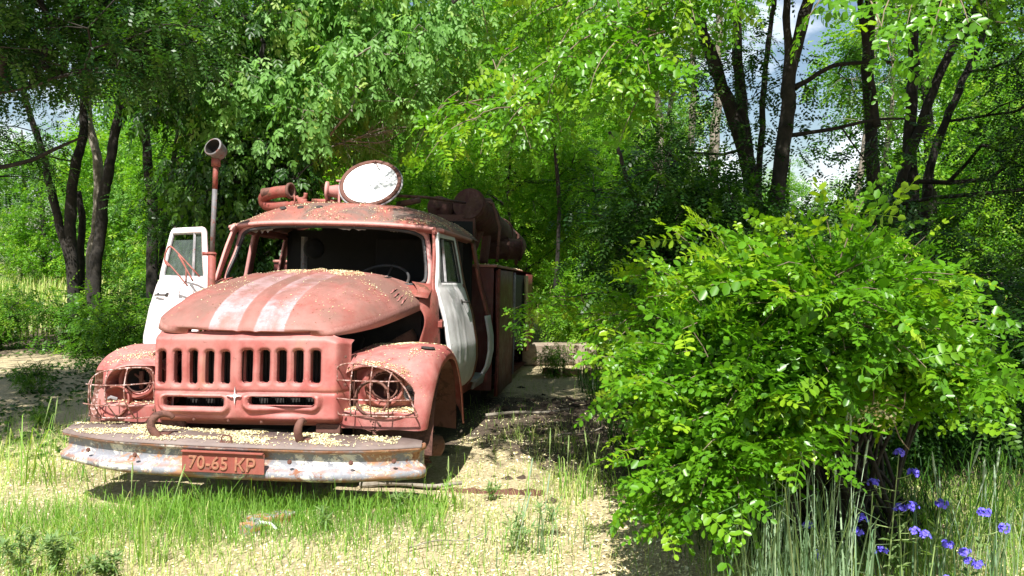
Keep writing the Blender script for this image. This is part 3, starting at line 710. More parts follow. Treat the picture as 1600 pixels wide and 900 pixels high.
# mirror bracket on the open door
mb = MB()
for a, b_ in (((-1.07,1.95,1.60),(-1.50,2.15,2.00)), ((-1.05,1.92,1.72),(-1.50,2.15,2.06)), ((-1.50,2.15,2.00),(-1.50,2.15,2.06)), ((-1.22,2.02,1.74),(-1.10,1.97,1.58)), ((-1.33,2.08,1.85),(-1.30,2.06,1.93))):
    pass
fr = lambda u, v, Y: None
mir = [[(-1.33,1.80,2.02),(-1.345,1.79,1.97),(-1.34,1.78,1.90),(-1.29,1.76,1.87)], [(-1.33,1.80,2.02),(-1.30,1.79,2.035),(-1.22,1.78,1.97),(-1.02,1.74,1.79)], [(-1.34,1.78,1.915),(-1.25,1.76,1.84),(-1.12,1.74,1.71)], [(-1.22,1.77,1.965),(-1.15,1.76,1.86),(-1.14,1.75,1.74)], [(-1.22,1.77,1.965),(-1.08,1.75,1.75)]]
for k, p in enumerate(mir): mb.tube([tuple(q) for q in crom(p, 8)], .0075, 6)
mb.build('mirror_bracket', M['redrust'], truck, True)
# --- searchlight on its pole
mb = MB(); mb.tube([(-.86,1.62,1.15),(-.86,1.62,1.99)], .031, 14); 
pole = mb.build('searchlight_pole', M['redrust'], truck, True)
mb = MB(); mb.tube([(-.86,1.62,1.95),(-.848,1.62,2.50)], .0195, 12); mb.build('upper_tube', M['greytube'], pole, True)
mb = MB(); mb.tube([(-.848,1.62,2.50),(-.843,1.62,2.70)], .021, 12); mb.box(-.87,-.815,1.595,1.645,2.68,2.75); mb.build('pole_head', M['redrust'], pole, True)
mb = MB(); mb.torus((-.86,1.62,1.975), (0,0,1), .030, .008, 20, 6); mb.box(-.935,-.88,1.605,1.635,1.96,1.99); mb.build('pole_clamp', M['redrust'], pole, True)
mb = MB(); c = (-.835,1.60,2.815); ax = (-.25,-1,.42)
mb.lathe([(0,-.085),(.035,-.082),(.060,-.065),(.069,-.03),(.071,.030),(.077,.035),(.077,.046),(.066,.048)], c, ax, 32)
mb.build('searchlight', M['greytube'], pole, True)
mb = MB(); mb.lathe([(.066,.047),(.064,.01),(.058,-.03),(.035,-.055),(0,-.06)], c, ax, 24); mb.build('searchlight_inside', M['black'], pole)

# --- roof gear
mb = MB()
P = crom([(-.42,2.62,2.47),(-.60,2.72,2.475),(-.80,2.80,2.47),(-.905,2.84,2.485),(-.935,2.84,2.53),(-.905,2.81,2.572),(-.79,2.76,2.600),(-.63,2.72,2.612)], 34)
mb.tube([tuple(p) for p in P], np.interp(np.linspace(0,1,34), [0,.35,1], [.038,.052,.057]), 16, cap=False)
gp = mb.build('monitor_pipe', M['redrust'], truck, True)
ax = Vector(P[-1]) - Vector(P[-3])
mb = MB(); mb.lathe([(.052,-.01),(.076,-.01),(.078,.012),(.050,.014),(.050,-.05),(.046,-.3)], P[-1], ax, 26); mb.build('pipe_flange', M['rust'], gp, True)
mb = MB(); mb.tube([tuple(p) for p in crom([(-.54,2.64,2.55),(-.52,2.63,2.53),(-.48,2.63,2.53),(-.455,2.63,2.55),(-.45,2.63,2.585)], 12)], .018, 8)
mb.tube([(-.56,2.66,2.46),(-.57,2.66,2.57)], .008, 6); mb.box(-.52,-.44,2.61,2.65,2.455,2.53); mb.box(-.42,-.25,2.58,2.75,2.46,2.50); mb.tube([(-.38,2.6,2.51),(-.12,2.66,2.515)], .02, 8)
mb.build('hose_hook', M['redrust'], truck, True)
mb = MB(); mb.lathe([(.052,0),(.088,0),(.088,.022),(.050,.024),(.052,.05),(.078,.16),(.082,.28)], (-.255,2.62,2.605), (1,.16,-.02), 28)
nzl = mb.build('monitor_funnel', M['red'], truck, True)
mb = MB(); mb.box(-.105,-.085,2.50,2.53,2.45,2.60); mb.add([(-.02,2.60,2.45),(.08,2.60,2.45),(-.02,2.62,2.64),(.08,2.62,2.64),(-.02,2.74,2.45),(.08,2.74,2.45),(-.02,2.72,2.64),(.08,2.72,2.64)], [(0,1,3,2),(4,6,7,5),(0,2,6,4),(1,5,7,3),(2,3,7,6)])
mb.box(-.15,-.01,2.58,2.72,2.69,2.705); mb.box(-.04,.06,2.44,2.60,2.445,2.46)
mb.build('monitor_bracket', M['red'], truck, bevel=.004)
# round lid standing on its edge, leaning back
c = Vector((.195,2.50,2.665)); ax = Vector((.0,-.80,.60)).normalized()
mb = MB(); Rr = .282
mb.lathe([(.0,-.05),(.20,-.055),(Rr*.98,-.035),(Rr,.0),(Rr,.010),(Rr*.985,.018),(Rr*.88,.018),(Rr*.865,.008)], c, ax, 64)
lid = mb.build('round_lid', M['rust'], truck, True)
mb = MB(); mb.torus(c - ax*.012, ax, Rr*1.005, .011, 64, 8); mb.build('lid_seal', M['steel'], lid, True)
mb = MB(); mb.lathe([(Rr*.866,.008),(Rr*.5,.011),(0,.012)], c, ax, 64); mb.build('lid_face', M['disc'], lid, True)
mb = MB(); upv = (Vector((0,0,1)) - ax*ax.z).normalized(); sdv = ax.cross(upv)
p = c + upv*Rr*.9 + ax*.02; mb.tube([p, p - upv*.09 - sdv*.055 + ax*.004], .004, 5); mb.tube([p + sdv*.03, p - sdv*.03], .007, 5); mb.lathe([(0,.02),(.012,.015),(.014,0)], p, ax, 8); mb.build('lid_latch', M['rust'], lid)
for x in (-.47, -.31, -.14):
    mb = MB(); z = float(np.interp(x, [-.6,0], [2.41,2.43])); mb.lathe([(.0,.012),(.026,.011),(.030,.0)], (x,2.10+.05*abs(x),z-.018), (0,-.35,1), 14); mb.build('roof_marker_base', M['black'], truck, True)
mb = MB(); mb.tube([(.36,2.66,2.575),(.60,3.0,2.60),(.88,3.7,2.62)], .014, 8); mb.tube([(.40,2.72,2.50),(.56,2.9,2.56)], .03, 8); mb.build('stay_rod', M['rust'], truck, True)
# hose tubes carried on the body
def can(name, P, r, mat, rings=()):
    mb = MB(); P = [Vector(p) for p in P]; mb.tube(P, r, 24)
    o = mb.build(name, mat, truck, False)
    d = (P[-1] - P[0]).normalized(); Ln = (P[-1]-P[0]).length
    for f in rings: mb = MB(); mb.torus(P[0] + d*Ln*f, d, (r if not hasattr(r,'__len__') else r[0])+.003, .012, 28, 6); mb.build('tube_band', mat, o, True)
    for q in o.data.polygons: q.use_smooth = len(q.vertices) == 4
    return o
can('hose_tube', [(.90,3.78,2.62),(1.02,4.6,2.46),(1.20,6.0,2.28)], .165, M['darkrust'], (.02,.3,.62))
can('hose_tube', [(.62,3.85,2.58),(.70,5.2,2.45)], .10, M['darkrust'], (.02,))
can('suction_hose_drum', [(.98,4.85,2.20),(1.36,5.0,2.20)], .125, M['darkrust'], (.98,.6))
mb = MB(); mb.lathe([(0,.012),(.115,.010),(.12,0)], (.58,3.80,2.58), (0,-1,0), 24); mb.lathe([(0,.03),(.03,.03),(.03,0)], (.58,3.80,2.58), (0,-1,0), 12); mb.build('tube_cap', M['darkrust'], truck, True)
mb = MB(); rr = random.Random(12)
for k in range(10):
    y = 3.75 + rr.random()*.5; mb.box(-.6 + rr.random(), .95, y, y+.04, 2.26+rr.random()*.2, 2.29+rr.random()*.2)
mb.box(.5,.98,3.76,3.82,2.2,2.50); mb.box(.70,.98,3.72,3.78,2.06,2.34); mb.tube([(1.0,4.4,2.02),(1.02,4.5,2.36)], .05, 10); mb.tube([(.85,4.2,2.02),(.98,4.3,2.42)], .05, 10)
mb.build('tube_rack', M['rust'], truck)
for x_, y_ in ((1.10,5.9),(1.22,6.0),(1.26,6.2)): mb = MB(); mb.tube([(x_,y_,2.2),(x_,y_,2.42)], .02, 8); mb.build('rack_pin', M['rust'], truck)
BOLT = None
def bolt(p, n_, par, s=1.0):
    global BOLT
    if BOLT is None:
        b_ = MB(); b_.lathe([(0,.007),(.0075,.007),(.009,.003),(.009,0),(.013,.0),(.013,-.003)], (0,0,0), (0,0,1), 6); BOLT = mesh('bolt', b_.V, b_.F); BOLT.materials.append(M['rust'])
    o = bpy.data.objects.new('bolt', BOLT); COL.objects.link(o); o.parent = par; o.location = p; o.rotation_euler = Vector(n_).to_track_quat('Z', 'Y').to_euler(); o.scale = (s, s, s)
for x_ in (-.9, -.55, .42, .78, 1.02): bolt((x_, float(bump_y(x_)) - .021, .70), (0,-1,0), bumper, 1.2)
for z_ in (.93, 1.12, 1.30): bolt((.628, .395, z_), (.6,-1,0), grille, .8); bolt((-.655, .39, z_-.02), (-.5,-1,0), grille, .8)
for x_ in (-.35, -.12, .10, .34): bolt((x_, .338, .868), (0,-1,-.3), grille, .8)

# coiled hose and strapping lying among the tubes
rr = random.Random(31); mb = MB(); Pq = [(.75 + .26*math.cos(a*.9) + rr.uniform(-.03,.03), 4.1 + .30*math.sin(a*.9) + a*.03, 2.42 + .02*a + rr.uniform(-.03,.03)) for a in range(0, 16)]
mb.tube([tuple(p) for p in crom(Pq, 90)], .038, 9); mb.build('coiled_hose', M['darkrust'], truck, True)
for y_, t_ in ((4.15, .0), (5.4, .1)):
    mb = MB(); mb.tube([(.55+t_,y_,2.02),(.58+t_,y_,2.50),(.80+t_,y_,2.72-t_),(1.12+t_,y_,2.66-t_*2),(1.20+t_,y_,2.40),(1.18+t_,y_,2.02)], .018, 7); mb.build('tube_strap', M['rust'], truck, True)
# --- rear body
def bx(y): return 1.19 + (y-3.78)*.045
mb = MB()
V = []
for y, w in ((3.78,1.19),(7.35,1.35)):
    for x in (-w, w):
        for z in (.66, 1.955): V.append((x, y, z))
mb.add(V, [(0,1,3,2),(4,6,7,5),(0,4,5,1),(1,5,7,3),(0,2,6,4)])
body = mb.build('rear_body', M['darkred'], truck)
mb = MB(); mb.box(-1.2,1.22,3.76,7.38,1.957,1.985); mb.build('body_top', M['roof'], body, bevel=.01)
# side: frames and locker door leaves
def sp(name, y0, y1, z0, z1, out_, mat, parent=body, th=.02, z0b=None):
    G = np.zeros((8, 8, 3))
    for i in range(8):
        for j in range(8):
            y = y0 + (y1-y0)*i/7; zz0 = z0 + ((z0b-z0)*i/7 if z0b is not None else 0); z = zz0 + (z1-zz0)*j/7
            G[i, j] = (bx(y) + out_ + .01*math.sin(i*.9+j*.7)*(th > .01), y, z)
    return gridobj(name, G, mat, parent, flip=False, solid=th)
sp('locker_door', 3.80, 5.05, .60, 1.93, .035, M['darkred'])
sp('locker_shade_sheet', 5.10, 6.55, .95, 1.90, .006, M['black'], th=.008)  # black sheet on the body side stands in for the open locker's shade
sp('locker_door', 6.20, 6.42, 1.0, 1.90, .05, M['yellow'])
sp('locker_door', 6.62, 7.3, .85, 1.92, .02, M['darkred'])
sp('body_trim', 3.79, 3.84, .60, 1.94, .052, M['redrust'], th=.012)
sp('body_trim', 5.03, 5.07, .70, 1.92, .052, M['steel'], th=.012)
# crew door remains between cab and body
gridobj('crew_door_panel', side_strip(3.40,3.66,3.40,3.66,.86,1.46,1,-.01), M['white'], truck, flip=True, solid=.02)
gridobj('crew_step', side_strip(2.95,3.5,2.95,3.5,.78,.86,1,-.03,5), M['steel'], truck, flip=True, solid=.02)
mb = MB(); mb.box(.92,1.16,2.85,3.45,.86,.885); mb.build('step_board', M['steel'], truck)
mb = MB(); mb.box(.35,1.05,4.0,6.9,.45,.66); mb.tube([(.5,5.6,.55),(1.15,5.6,.55)], .30, 20); mb.build('tank_underside', M['black'], truck)
# ------------------------------------------------------------------ ground
def gh(x, y):
    z = .05*(vnoise(x, y, .7, 3) - .5) + .03*(vnoise(x, y, 2.3, 5) - .5)
    z = z + .055*np.exp(-((x-.35)/.6)**2 - ((y-8.2)/1.1)**2)*vnoise(x, y, 7, 8)*1.3 + .10*np.exp(-((x+.05)/.35)**2 - ((y-6.4)/.35)**2)
    return z
def spacing(n, near, far, p=3.2):
    t = np.linspace(-1, 1, n); return near*t + (far-near)*np.sign(t)*np.abs(t)**p
gx = spacing(300, 9, 300, 7); gy = np.concatenate([np.linspace(-12, 1.5, 20), np.linspace(1.6, 16, 220), 16 + 330*np.linspace(.01, 1, 60)**2.4])
X, Y = np.meshgrid(gx, gy, indexing='ij')
fade = 1/(1 + (np.maximum(np.abs(X), np.abs(Y))/30)**2)
G = np.stack([X, Y, gh(X, Y)*fade + .25*(1-fade)*(vnoise(X, Y, .05, 2)-.5)], -1)
m, t, b = newmat('straw_soil')
n1 = _noise(t, .9, 6, .6); n2 = _noise(t, 38, 8, .75); n3 = _noise(t, 120, 4, .8); n4 = _noise(t, 4.5, 6, .65, dist=.4)
straw = _mix(t, _ramp(t, n2, [(.36, 0.), (.60, 1.)]), (.27,.205,.11), (.60,.50,.30))
straw = _mix(t, _ramp(t, n3, [(.55, 0.), (.66, 1.)]), straw, (.72,.64,.42))
soil = _mix(t, _ramp(t, n2, [(.4, 0.), (.6, 1.)]), (.045,.033,.022), (.13,.09,.06))
at = t.nodes.new('ShaderNodeAttribute'); at.attribute_name = 'tint'
sel = _ramp(t, _math(t, 'ADD', at.outputs['Fac'], _math(t, 'MULTIPLY', _math(t, 'SUBTRACT', n4, .5), .9)), [(.42, 0.), (.60, 1.)])
c = _mix(t, sel, straw, soil)
far_ = t.nodes.new('ShaderNodeAttribute'); far_.attribute_name = 'meadow'
c = _mix(t, far_.outputs['Fac'], c, _mix(t, n1, (.08,.13,.03), (.30,.28,.12)))
t.links.new(c, b.inputs['Base Color']); b.inputs['Roughness'].default_value = .95
_bump(t, b, _math(t, 'ADD', n2, n3), .8, .02); M['ground'] = m
def soil_shade_mask(x, y):
    s = 1.0*np.exp(-((x-.35)/1.0)**2 - ((y-8.0)/1.3)**2) + .95*np.exp(-((x-2.4)/1.5)**2 - ((y-5.5)/1.35)**2) + .4*np.exp(-((x-.6)/.8)**2 - ((y-6.2)/.9)**2) + .85*np.exp(-((x+1.5)/1.1)**2 - ((y-8.6)/3.6)**2) + .06*sstep(5.6, 7.2, y)*sstep(-2.7, -3.3, x)  # real soil patches, plus ground darkened under the bush in place of shade
    s = s + .5*sstep(10, 15, y) + .55*sstep(2.6, 4, x)*sstep(3,4.5,y) + .18*sstep(-4.5,-7,x)
    return np.clip(s, 0, 1)
me = qmesh('ground', G.reshape(-1, 3), grid_faces(*G.shape[:2]), tint=soil_shade_mask(X, Y).ravel(), smooth=True)
a = me.attributes.new('meadow', 'FLOAT', 'POINT'); a.data.foreach_set('value', (sstep(16, 24, np.maximum(Y, np.abs(X)))).astype(np.float32).ravel())
ground = link('ground', me, M['ground'], None, True); tag(ground, kind='structure')
# ------------------------------------------------------------------ foliage
M['bark'] = simple('dark_furrowed_bark', [(.007,.006,.005), (.022,.018,.014), (.045,.038,.030)], 9, .95, .9)  # bark tone lowered to carry the deep shade on the trunks
M['barkpale'] = simple('pale_bark', [(.09,.075,.055), (.22,.19,.15), (.30,.27,.22)], 7, .95, .7)
M['twig'] = simple('grey_brown_twig', [(.10,.075,.05), (.22,.17,.11)], 20, .9, .3)
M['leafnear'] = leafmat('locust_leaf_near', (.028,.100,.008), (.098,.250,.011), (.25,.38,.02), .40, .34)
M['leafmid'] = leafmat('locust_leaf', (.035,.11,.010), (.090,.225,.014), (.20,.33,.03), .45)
M['leafshade'] = leafmat('shaded_green_leaf', (.012,.048,.008), (.034,.098,.010), (.09,.19,.02), .38)  # darker copy of the leaf colours, shade put into the tone
M['leafelder'] = leafmat('box_elder_leaf', (.10,.23,.045), (.19,.38,.085), (.36,.45,.11), .45, .5)
M['leaffar'] = leafmat('far_leaf', (.06,.17,.014), (.145,.33,.022), (.29,.43,.04), .50)
M['grass'] = leafmat('grass_blade', (.10,.24,.025), (.22,.38,.06), (.56,.54,.24), .40, .55)
M['bluegrass'] = leafmat('glaucous_grass', (.10,.19,.09), (.20,.30,.16), (.34,.38,.18), .30, .5)
M['herb'] = leafmat('herb_leaf', (.08,.16,.05), (.16,.26,.09), (.26,.34,.14), .3, .6)

def leaflet(base, d, n, L, w, seg=2, fold=.25):
    """one leaflet: two folded quads (seg=2) or one rhomb (seg=1)"""
    base, d, n = map(np.array, (base, d, n)); s = np.cross(n, d); w = w*1.0
    tip = base + d*L
    if seg == 1:
        mid = base + d*L*.5; return [base, mid + s*w, tip, mid - s*w], [(0, 1, 2, 3)]
    up = n*fold*w
    l1, l2 = base + d*L*.28 + s*w*.82 + up, base + d*L*.74 + s*w*.85 + up
    r1, r2 = base + d*L*.28 - s*w*.82 + up, base + d*L*.74 - s*w*.85 + up
    return [base, l1, l2, tip, r2, r1], [(0, 3, 2, 1), (0, 5, 4, 3)]
def unit(v): v = np.array(v, float); return v/np.linalg.norm(v)
def pinnate(pairs=6, L=.20, ll=.045, lw=.011, seg=2, curve=.9, seed=0, rachis=True, jit=.15):
    r = np.random.RandomState(seed); V = []; F = []
    def pos(s): return np.array([s, 0, -curve*s*s])
    def add(v, f): b = len(V); V.extend(v); F.extend([tuple(i+b for i in q) for q in f])
    for k in range(pairs + 1):
        s = L*(.22 + .78*k/pairs); p = pos(s); t = unit((1, 0, -2*curve*s))
        size = (.75 + .35*math.sin(math.pi*(k+.7)/(pairs+1)))*r.uniform(.88, 1.1)
        if k == pairs: add(*leaflet(p, unit(t + [0, r.normal(0,.15), r.normal(0,.1)]), unit((.2,0,1)), ll*size, lw*size*1.05, seg)); break
        for sg in (1, -1):
            d = unit(t*.40 + np.array([0, sg, 0])*1.0 + [r.normal(0, jit), 0, r.normal(-.12, jit*1.4)])
            n = unit(np.cross(d, np.array([sg*1.0, 0, 0])*1.0 + t*sg*.01)); n = n if n[2] > 0 else -n
            n = unit(n + r.normal(0, jit, 3)); n = unit(n - d*np.dot(n, d))
            add(*leaflet(p, d, n, ll*size, lw*size, seg))
    if rachis:
        w = .0011*L/.2; a, b, c = pos(0), pos(L*.5), pos(L)
        add([a + [0, w, 0], a - [0, w, 0], b - [0, w, 0], b + [0, w, 0]], [(0, 1, 2, 3)]); add([b + [0, w, 0], b - [0, w, 0], c - [0, w, 0], c + [0, w, 0]], [(0, 1, 2, 3)])
    return np.array(V, np.float32), np.array(F, np.int32)
def elderleaf(L=.22, seed=0, seg=2):
    r = np.random.RandomState(seed); V = []; F = []
    def add(v, f): b = len(V); V.extend(v); F.extend([tuple(i+b for i in q) for q in f])
    for s, ys in ((.45, (1, -1)), (.72, (1, -1)), (.8, (0,))):
        for sg in ys:
            d = unit((.75, sg*.7 + r.normal(0,.1), -.35 - .2*abs(sg) + r.normal(0,.15))); n = unit((.3, 0, 1)); n = unit(n - d*np.dot(n, d))
            add(*leaflet((L*s, 0, -.10*s*s), d, n, L*.40*r.uniform(.85,1.15), L*.085*r.uniform(.85,1.15), seg, .3))
    return np.array(V, np.float32), np.array(F, np.int32)
def frames(D, U):
    X = D/np.linalg.norm(D, axis=1, keepdims=True); Y = np.cross(U, X); ny = np.linalg.norm(Y, axis=1, keepdims=True)
    Y = np.where(ny > 1e-4, Y/np.maximum(ny, 1e-6), [[0, 1, 0]]); Z = np.cross(X, Y); return np.stack([X, Y, Z], 1)
def cloud(templs, P, D, U, Sc, tint, rng):
    """copies of leaf templates -> verts, quads, per-vertex tint"""
    Fm = frames(D, U); pick = rng.randint(0, len(templs), len(P)); Vs, Fs, Ts = [], [], []; off = 0
    for k, (tv, tf) in enumerate(templs):
        i = np.where(pick == k)[0]
        if not len(i): continue
        V = np.einsum('nk,mkj->mnj', tv, Fm[i])*Sc[i][:, None, None] + P[i][:, None]
        n = len(tv); F = tf[None] + (np.arange(len(i))*n)[:, None, None] + off
        T = np.repeat(tint[i], n) 
        Vs.append(V.reshape(-1, 3)); Fs.append(F.reshape(-1, 4)); Ts.append(T); off += len(i)*n
    return np.vstack(Vs), np.vstack(Fs), np.clip(np.concatenate(Ts), 0, 1)
def rdir(rng, n): v = rng.normal(size=(n, 3)); return v/np.linalg.norm(v, axis=1, keepdims=True)
def in_ell(rng, n, c, r, shell=.0):
    d = rdir(rng, n); q = rng.uniform(shell**3, 1, n)**(1/3); return np.array(c) + d*q[:, None]*np.array(r)

TEMPL = {
 'near': [pinnate(p, L, .049, .0165, 2, c, s, jit=.28) for p, L, c, s in ((5,.20,1.2,1),(4,.17,.8,2),(6,.24,1.8,3),(3,.13,.5,4),(5,.21,.3,5))],
 'mid': [pinnate(p, L, .050, .0135, 1, c, s, False) for p, L, c, s in ((5,.20,1.0,1),(4,.17,.8,2),(6,.23,1.4,3))],
 'elder': [elderleaf(.24, s) for s in range(4)],
 'elder1': [elderleaf(.24, s, 1) for s in range(4)],
 'far': [pinnate(3, .22, .085, .024, 1, 1.0, s, False, .3) for s in range(4)],
 'tiny': [pinnate(4, .14, .034, .010, 1, 1.0, s, False, .2) for s in range(3)],
}
def clump_leaves(rng, centres, radii, per, droop=.35, flat=.75, outward=.9, tint0=.4, tvar=.16, scale=(.8, 1.2), env=None):
    m = len(centres); k = np.repeat(np.arange(m), per); d = rdir(rng, len(k)); d[:, 2] *= flat
    q = rng.uniform(.1, 1, len(k))**.5; P = centres[k] + d*(q*radii[k])[:, None]
    D = d*outward + rdir(rng, len(k))*.6; D[:, 2] -= droop
    U = np.array([[0, 0, 1.]]) + rdir(rng, len(k))*.45
    ct = rng.normal(0, tvar, m)
    return P, D, U, rng.uniform(*scale, len(k)), tint0 + ct[k] + rng.normal(0, .13, len(k))
def limb_to(tr, rng, target, r0=.03, n=7, tipr=.005):
    """curved limb from a point low on the trunk polyline to the target"""
    T = np.asarray(tr); hz = target[2] - .75*np.linalg.norm(target[:2] - T[len(T)//2, :2]) - .1
    i = int(np.argmin(np.abs(T[:, 2] - np.clip(hz, T[0, 2] + .25*(T[-1,2]-T[0,2]), T[-1, 2])))); a = T[i]
    mid = (a + target)/2 + np.array([0, 0, .10])*np.linalg.norm(target-a) + rng.normal(0, .06, 3)*np.linalg.norm(target-a)
    P = crom([a, a*.45+mid*.55 + rng.normal(0,.03,3), mid*.5+target*.5 + rng.normal(0, .05, 3), target], n)
    return P, np.linspace(r0, tipr, n)
def build_tree(name, label, cat, group, trunks, envs, leaf='mid', mat='leafmid', per=40, crad=(.3,.55), seed=0, bark='bark', droop=.35, tint0=.4, twigs=2, limbr=.03, shell=.3, tvar=.16, scale=(.8,1.2), extra=None, flat=.75):
    """trunks: list of ([points], [radii]); envs: list of (centre, radii, number of clumps)"""
    rng = np.random.RandomState(seed); base = Vector(trunks[0][0][0]); root = empty(name, base); tag(root, label, cat, group)
    polys = []
    for pts, rad in trunks:
        Pp = crom(pts, max(10, len(pts)*5)); rr_ = np.interp(np.linspace(0, 1, len(Pp)), np.linspace(0, 1, len(rad)), rad)
        Pp = Pp + np.cumsum(rng.normal(0, .010, Pp.shape), 0)*[1, 1, 0]
        rr_ = rr_*(1 + rng.uniform(-.07, .09, len(rr_))); rr_[0] *= 1.25
        mb = MB(); mb.tube([tuple(p - np.array(base)) for p in Pp], rr_, 10, cap=True)
        mb.build('trunk', M[bark], root, True); polys.append(Pp)
    cs = [in_ell(rng, n, c, r, shell) for c, r, n in envs]; C = np.vstack(cs); Rr = rng.uniform(*crad, len(C))
    mb = MB(); base_ = np.array(base)
    nodes = [p for P_ in polys for p in P_[len(P_)//4:]]; par = [-1]*len(nodes); pl = [0.]*len(nodes)
    order = np.argsort([min(np.linalg.norm(c - n_) for n_ in nodes) for c in C])
    for ci in order:                                                    # every clump hangs on the nearest limb already grown
        c = C[ci]; A_ = np.array(nodes); dist = np.linalg.norm(A_ - c, axis=1) + .25*np.array(pl) + .9*np.maximum(0, A_[:, 2] - c[2])
        k = int(np.argmin(dist)); mid = (A_[k] + c)/2 + rng.normal(0, .07, 3)*np.linalg.norm(c - A_[k])
        nodes += [mid, c]; par += [k, len(nodes) - 2]; pl += [pl[k] + np.linalg.norm(mid - A_[k])]; pl += [pl[-1] + np.linalg.norm(c - mid)]
    wgt = [1.]*len(nodes)
    for i in range(len(nodes) - 1, -1, -1):
        if par[i] >= 0: wgt[par[i]] += wgt[i]
    for i in range(len(nodes)):
        if par[i] >= 0:
            r1 = min(limbr, .0045*wgt[i]**.5); r0 = min(limbr, .0045*wgt[par[i]]**.5, r1*1.5)
            mb.tube([tuple(nodes[par[i]] - base_), tuple(nodes[i] - base_)], [r0, r1], 5, cap=False)
    for c in C:
        for q in range(twigs):
            d = rdir(rng, 1)[0]; d[2] = d[2]*.6; e = c + d*crad[1]*rng.uniform(.7, 1.1)
            mb.tube([tuple(p - base_) for p in (c, (c+e)/2 + rng.normal(0, .04, 3), e)], [.006, .004, .002], 4, cap=False)
    tag(mb.build('branchwork', M[bark], root, True), kind='stuff')
    P, D, U, Sc, T = clump_leaves(rng, C, Rr, per, droop=droop, tint0=tint0, tvar=tvar, scale=scale, flat=flat)
    if extra is not None:
        P, D, U, Sc, T = [np.concatenate([a, b]) for a, b in zip((P, D, U, Sc, T), extra)]
    V, F, Tt = cloud(TEMPL[leaf], P, D, U, Sc, T, rng)
    me = qmesh('crown', V - np.array(base), F, Tt)
    tag(link('crown', me, M[mat], root, False), kind='stuff')
    return root
def copy_tree(o, loc, rz=0, sc=1, label=None, group=None, parent=None):
    c = o.copy(); COL.objects.link(c); c.parent = parent
    if parent is None:
        c.location = loc; c.rotation_euler = (0, 0, rz); c.scale = (sc, sc, sc) if not hasattr(sc, '__len__') else sc
        if label: c['label'] = label
        if group: c['group'] = group
    for ch in list(o.children): copy_tree(ch, None, parent=c)
    return c
def shoots(rng, bases, dirs, lens, step=.05, droop=.5, leafang=.9, start=.15):
    """leafy shoots: arching stems with alternate leaves. Returns stem polylines and leaf P,D,U,S"""
    stems, P, D, U, Sc = [], [], [], [], []
    for b, d, Ln in zip(bases, dirs, lens):
        n = max(4, int(Ln/step)); p = np.array(b, float); d = unit(d); line = [p.copy()]; s = 1 if rng.rand() < .5 else -1
        side = unit(np.cross(d, [0, 0, 1]) + 1e-3); up = np.cross(side, d)
        for k in range(n):
            d = unit(d + np.array([0, 0, -droop*step]) + rng.normal(0, .05, 3)); p = p + d*Ln/n; line.append(p.copy())
            if k/n < start: continue
            s = -s; side = unit(np.cross(d, [0, 0, 1]) + rng.normal(0, .25, 3)); 
            ld = d*rng.uniform(.25, .7) + side*s*leafang + np.array([0, 0, rng.uniform(-.45, .35)])
            P.append(p.copy()); D.append(ld); U.append(unit(np.cross(side, d)*np.sign(np.cross(side, d)[2] + 1e-6) + rng.normal(0, .35, 3)))
            Sc.append(rng.uniform(.75, 1.12)*(1 - .35*(k/n)**2.5))
        P.append(p.copy()); D.append(d); U.append(np.array([0, 0, 1.]) + rng.normal(0, .3, 3)); Sc.append(.65)
        stems.append(np.array(line))
    return stems, np.array(P), np.array(D), np.array(U), np.array(Sc)
def proj_px(P):
    d = P - np.array([0, 0, CAMZ]); cp, sp = math.cos(PITCH), math.sin(PITCH)
    y = d[:, 1]*cp - d[:, 2]*sp; z = d[:, 1]*sp + d[:, 2]*cp
    return np.stack([800 + FPX*d[:, 0]/y, 450 - FPX*z/y, y], 1)
def leafy(root, base, stems, P, D, U, Sc, T, rng, mat, twigmat, templ='near', nobj=300, stem_r=.005):
    """stems -> one branchwork mesh; the leaves that show largest as single parts, the rest as one crown"""
    base = np.array(base); mb = MB()
    for s in stems: mb.tube([tuple(p - base) for p in s[::2]], np.linspace(stem_r, .0015, len(s[::2])), 5, cap=False)
    tag(mb.build('branchwork', twigmat, root, True), kind='stuff')
    q = proj_px(P); vis = (q[:, 0] > 0) & (q[:, 0] < 1600) & (q[:, 1] > 0) & (q[:, 1] < 900)
    score = np.where(vis, Sc/np.maximum(q[:, 2], .5), 0); order = np.argsort(-score); single = order[:nobj]; rest = order[nobj:]
    if nobj:
        lm = []
        for tv, tf in TEMPL[templ]:
            for tt in (.2, .38, .55, .78):
                me = qmesh('leaf', tv, tf, np.full(len(tv), tt)); me.materials.append(mat); lm.append(me)
        Fm = frames(D[single], U[single])
        for k, i in enumerate(single):
            tq = int(np.clip(T[i]*4.2, 0, 3)); o = bpy.data.objects.new('leaf', lm[rng.randint(len(TEMPL[templ]))*4 + tq]); COL.objects.link(o); o.parent = root
            f = Fm[k]; m4 = Matrix(((f[0][0], f[1][0], f[2][0], P[i][0]-base[0]), (f[0][1], f[1][1], f[2][1], P[i][1]-base[1]), (f[0][2], f[1][2], f[2][2], P[i][2]-base[2]), (0,0,0,1)))
            o.matrix_local = m4 @ Matrix.Scale(float(Sc[i]), 4)
    V, F, Tt = cloud(TEMPL[templ], P[rest], D[rest], U[rest], Sc[rest], T[rest], rng)
    tag(link('crown', qmesh('crown', V - base, F, Tt), mat, root, False), kind='stuff')

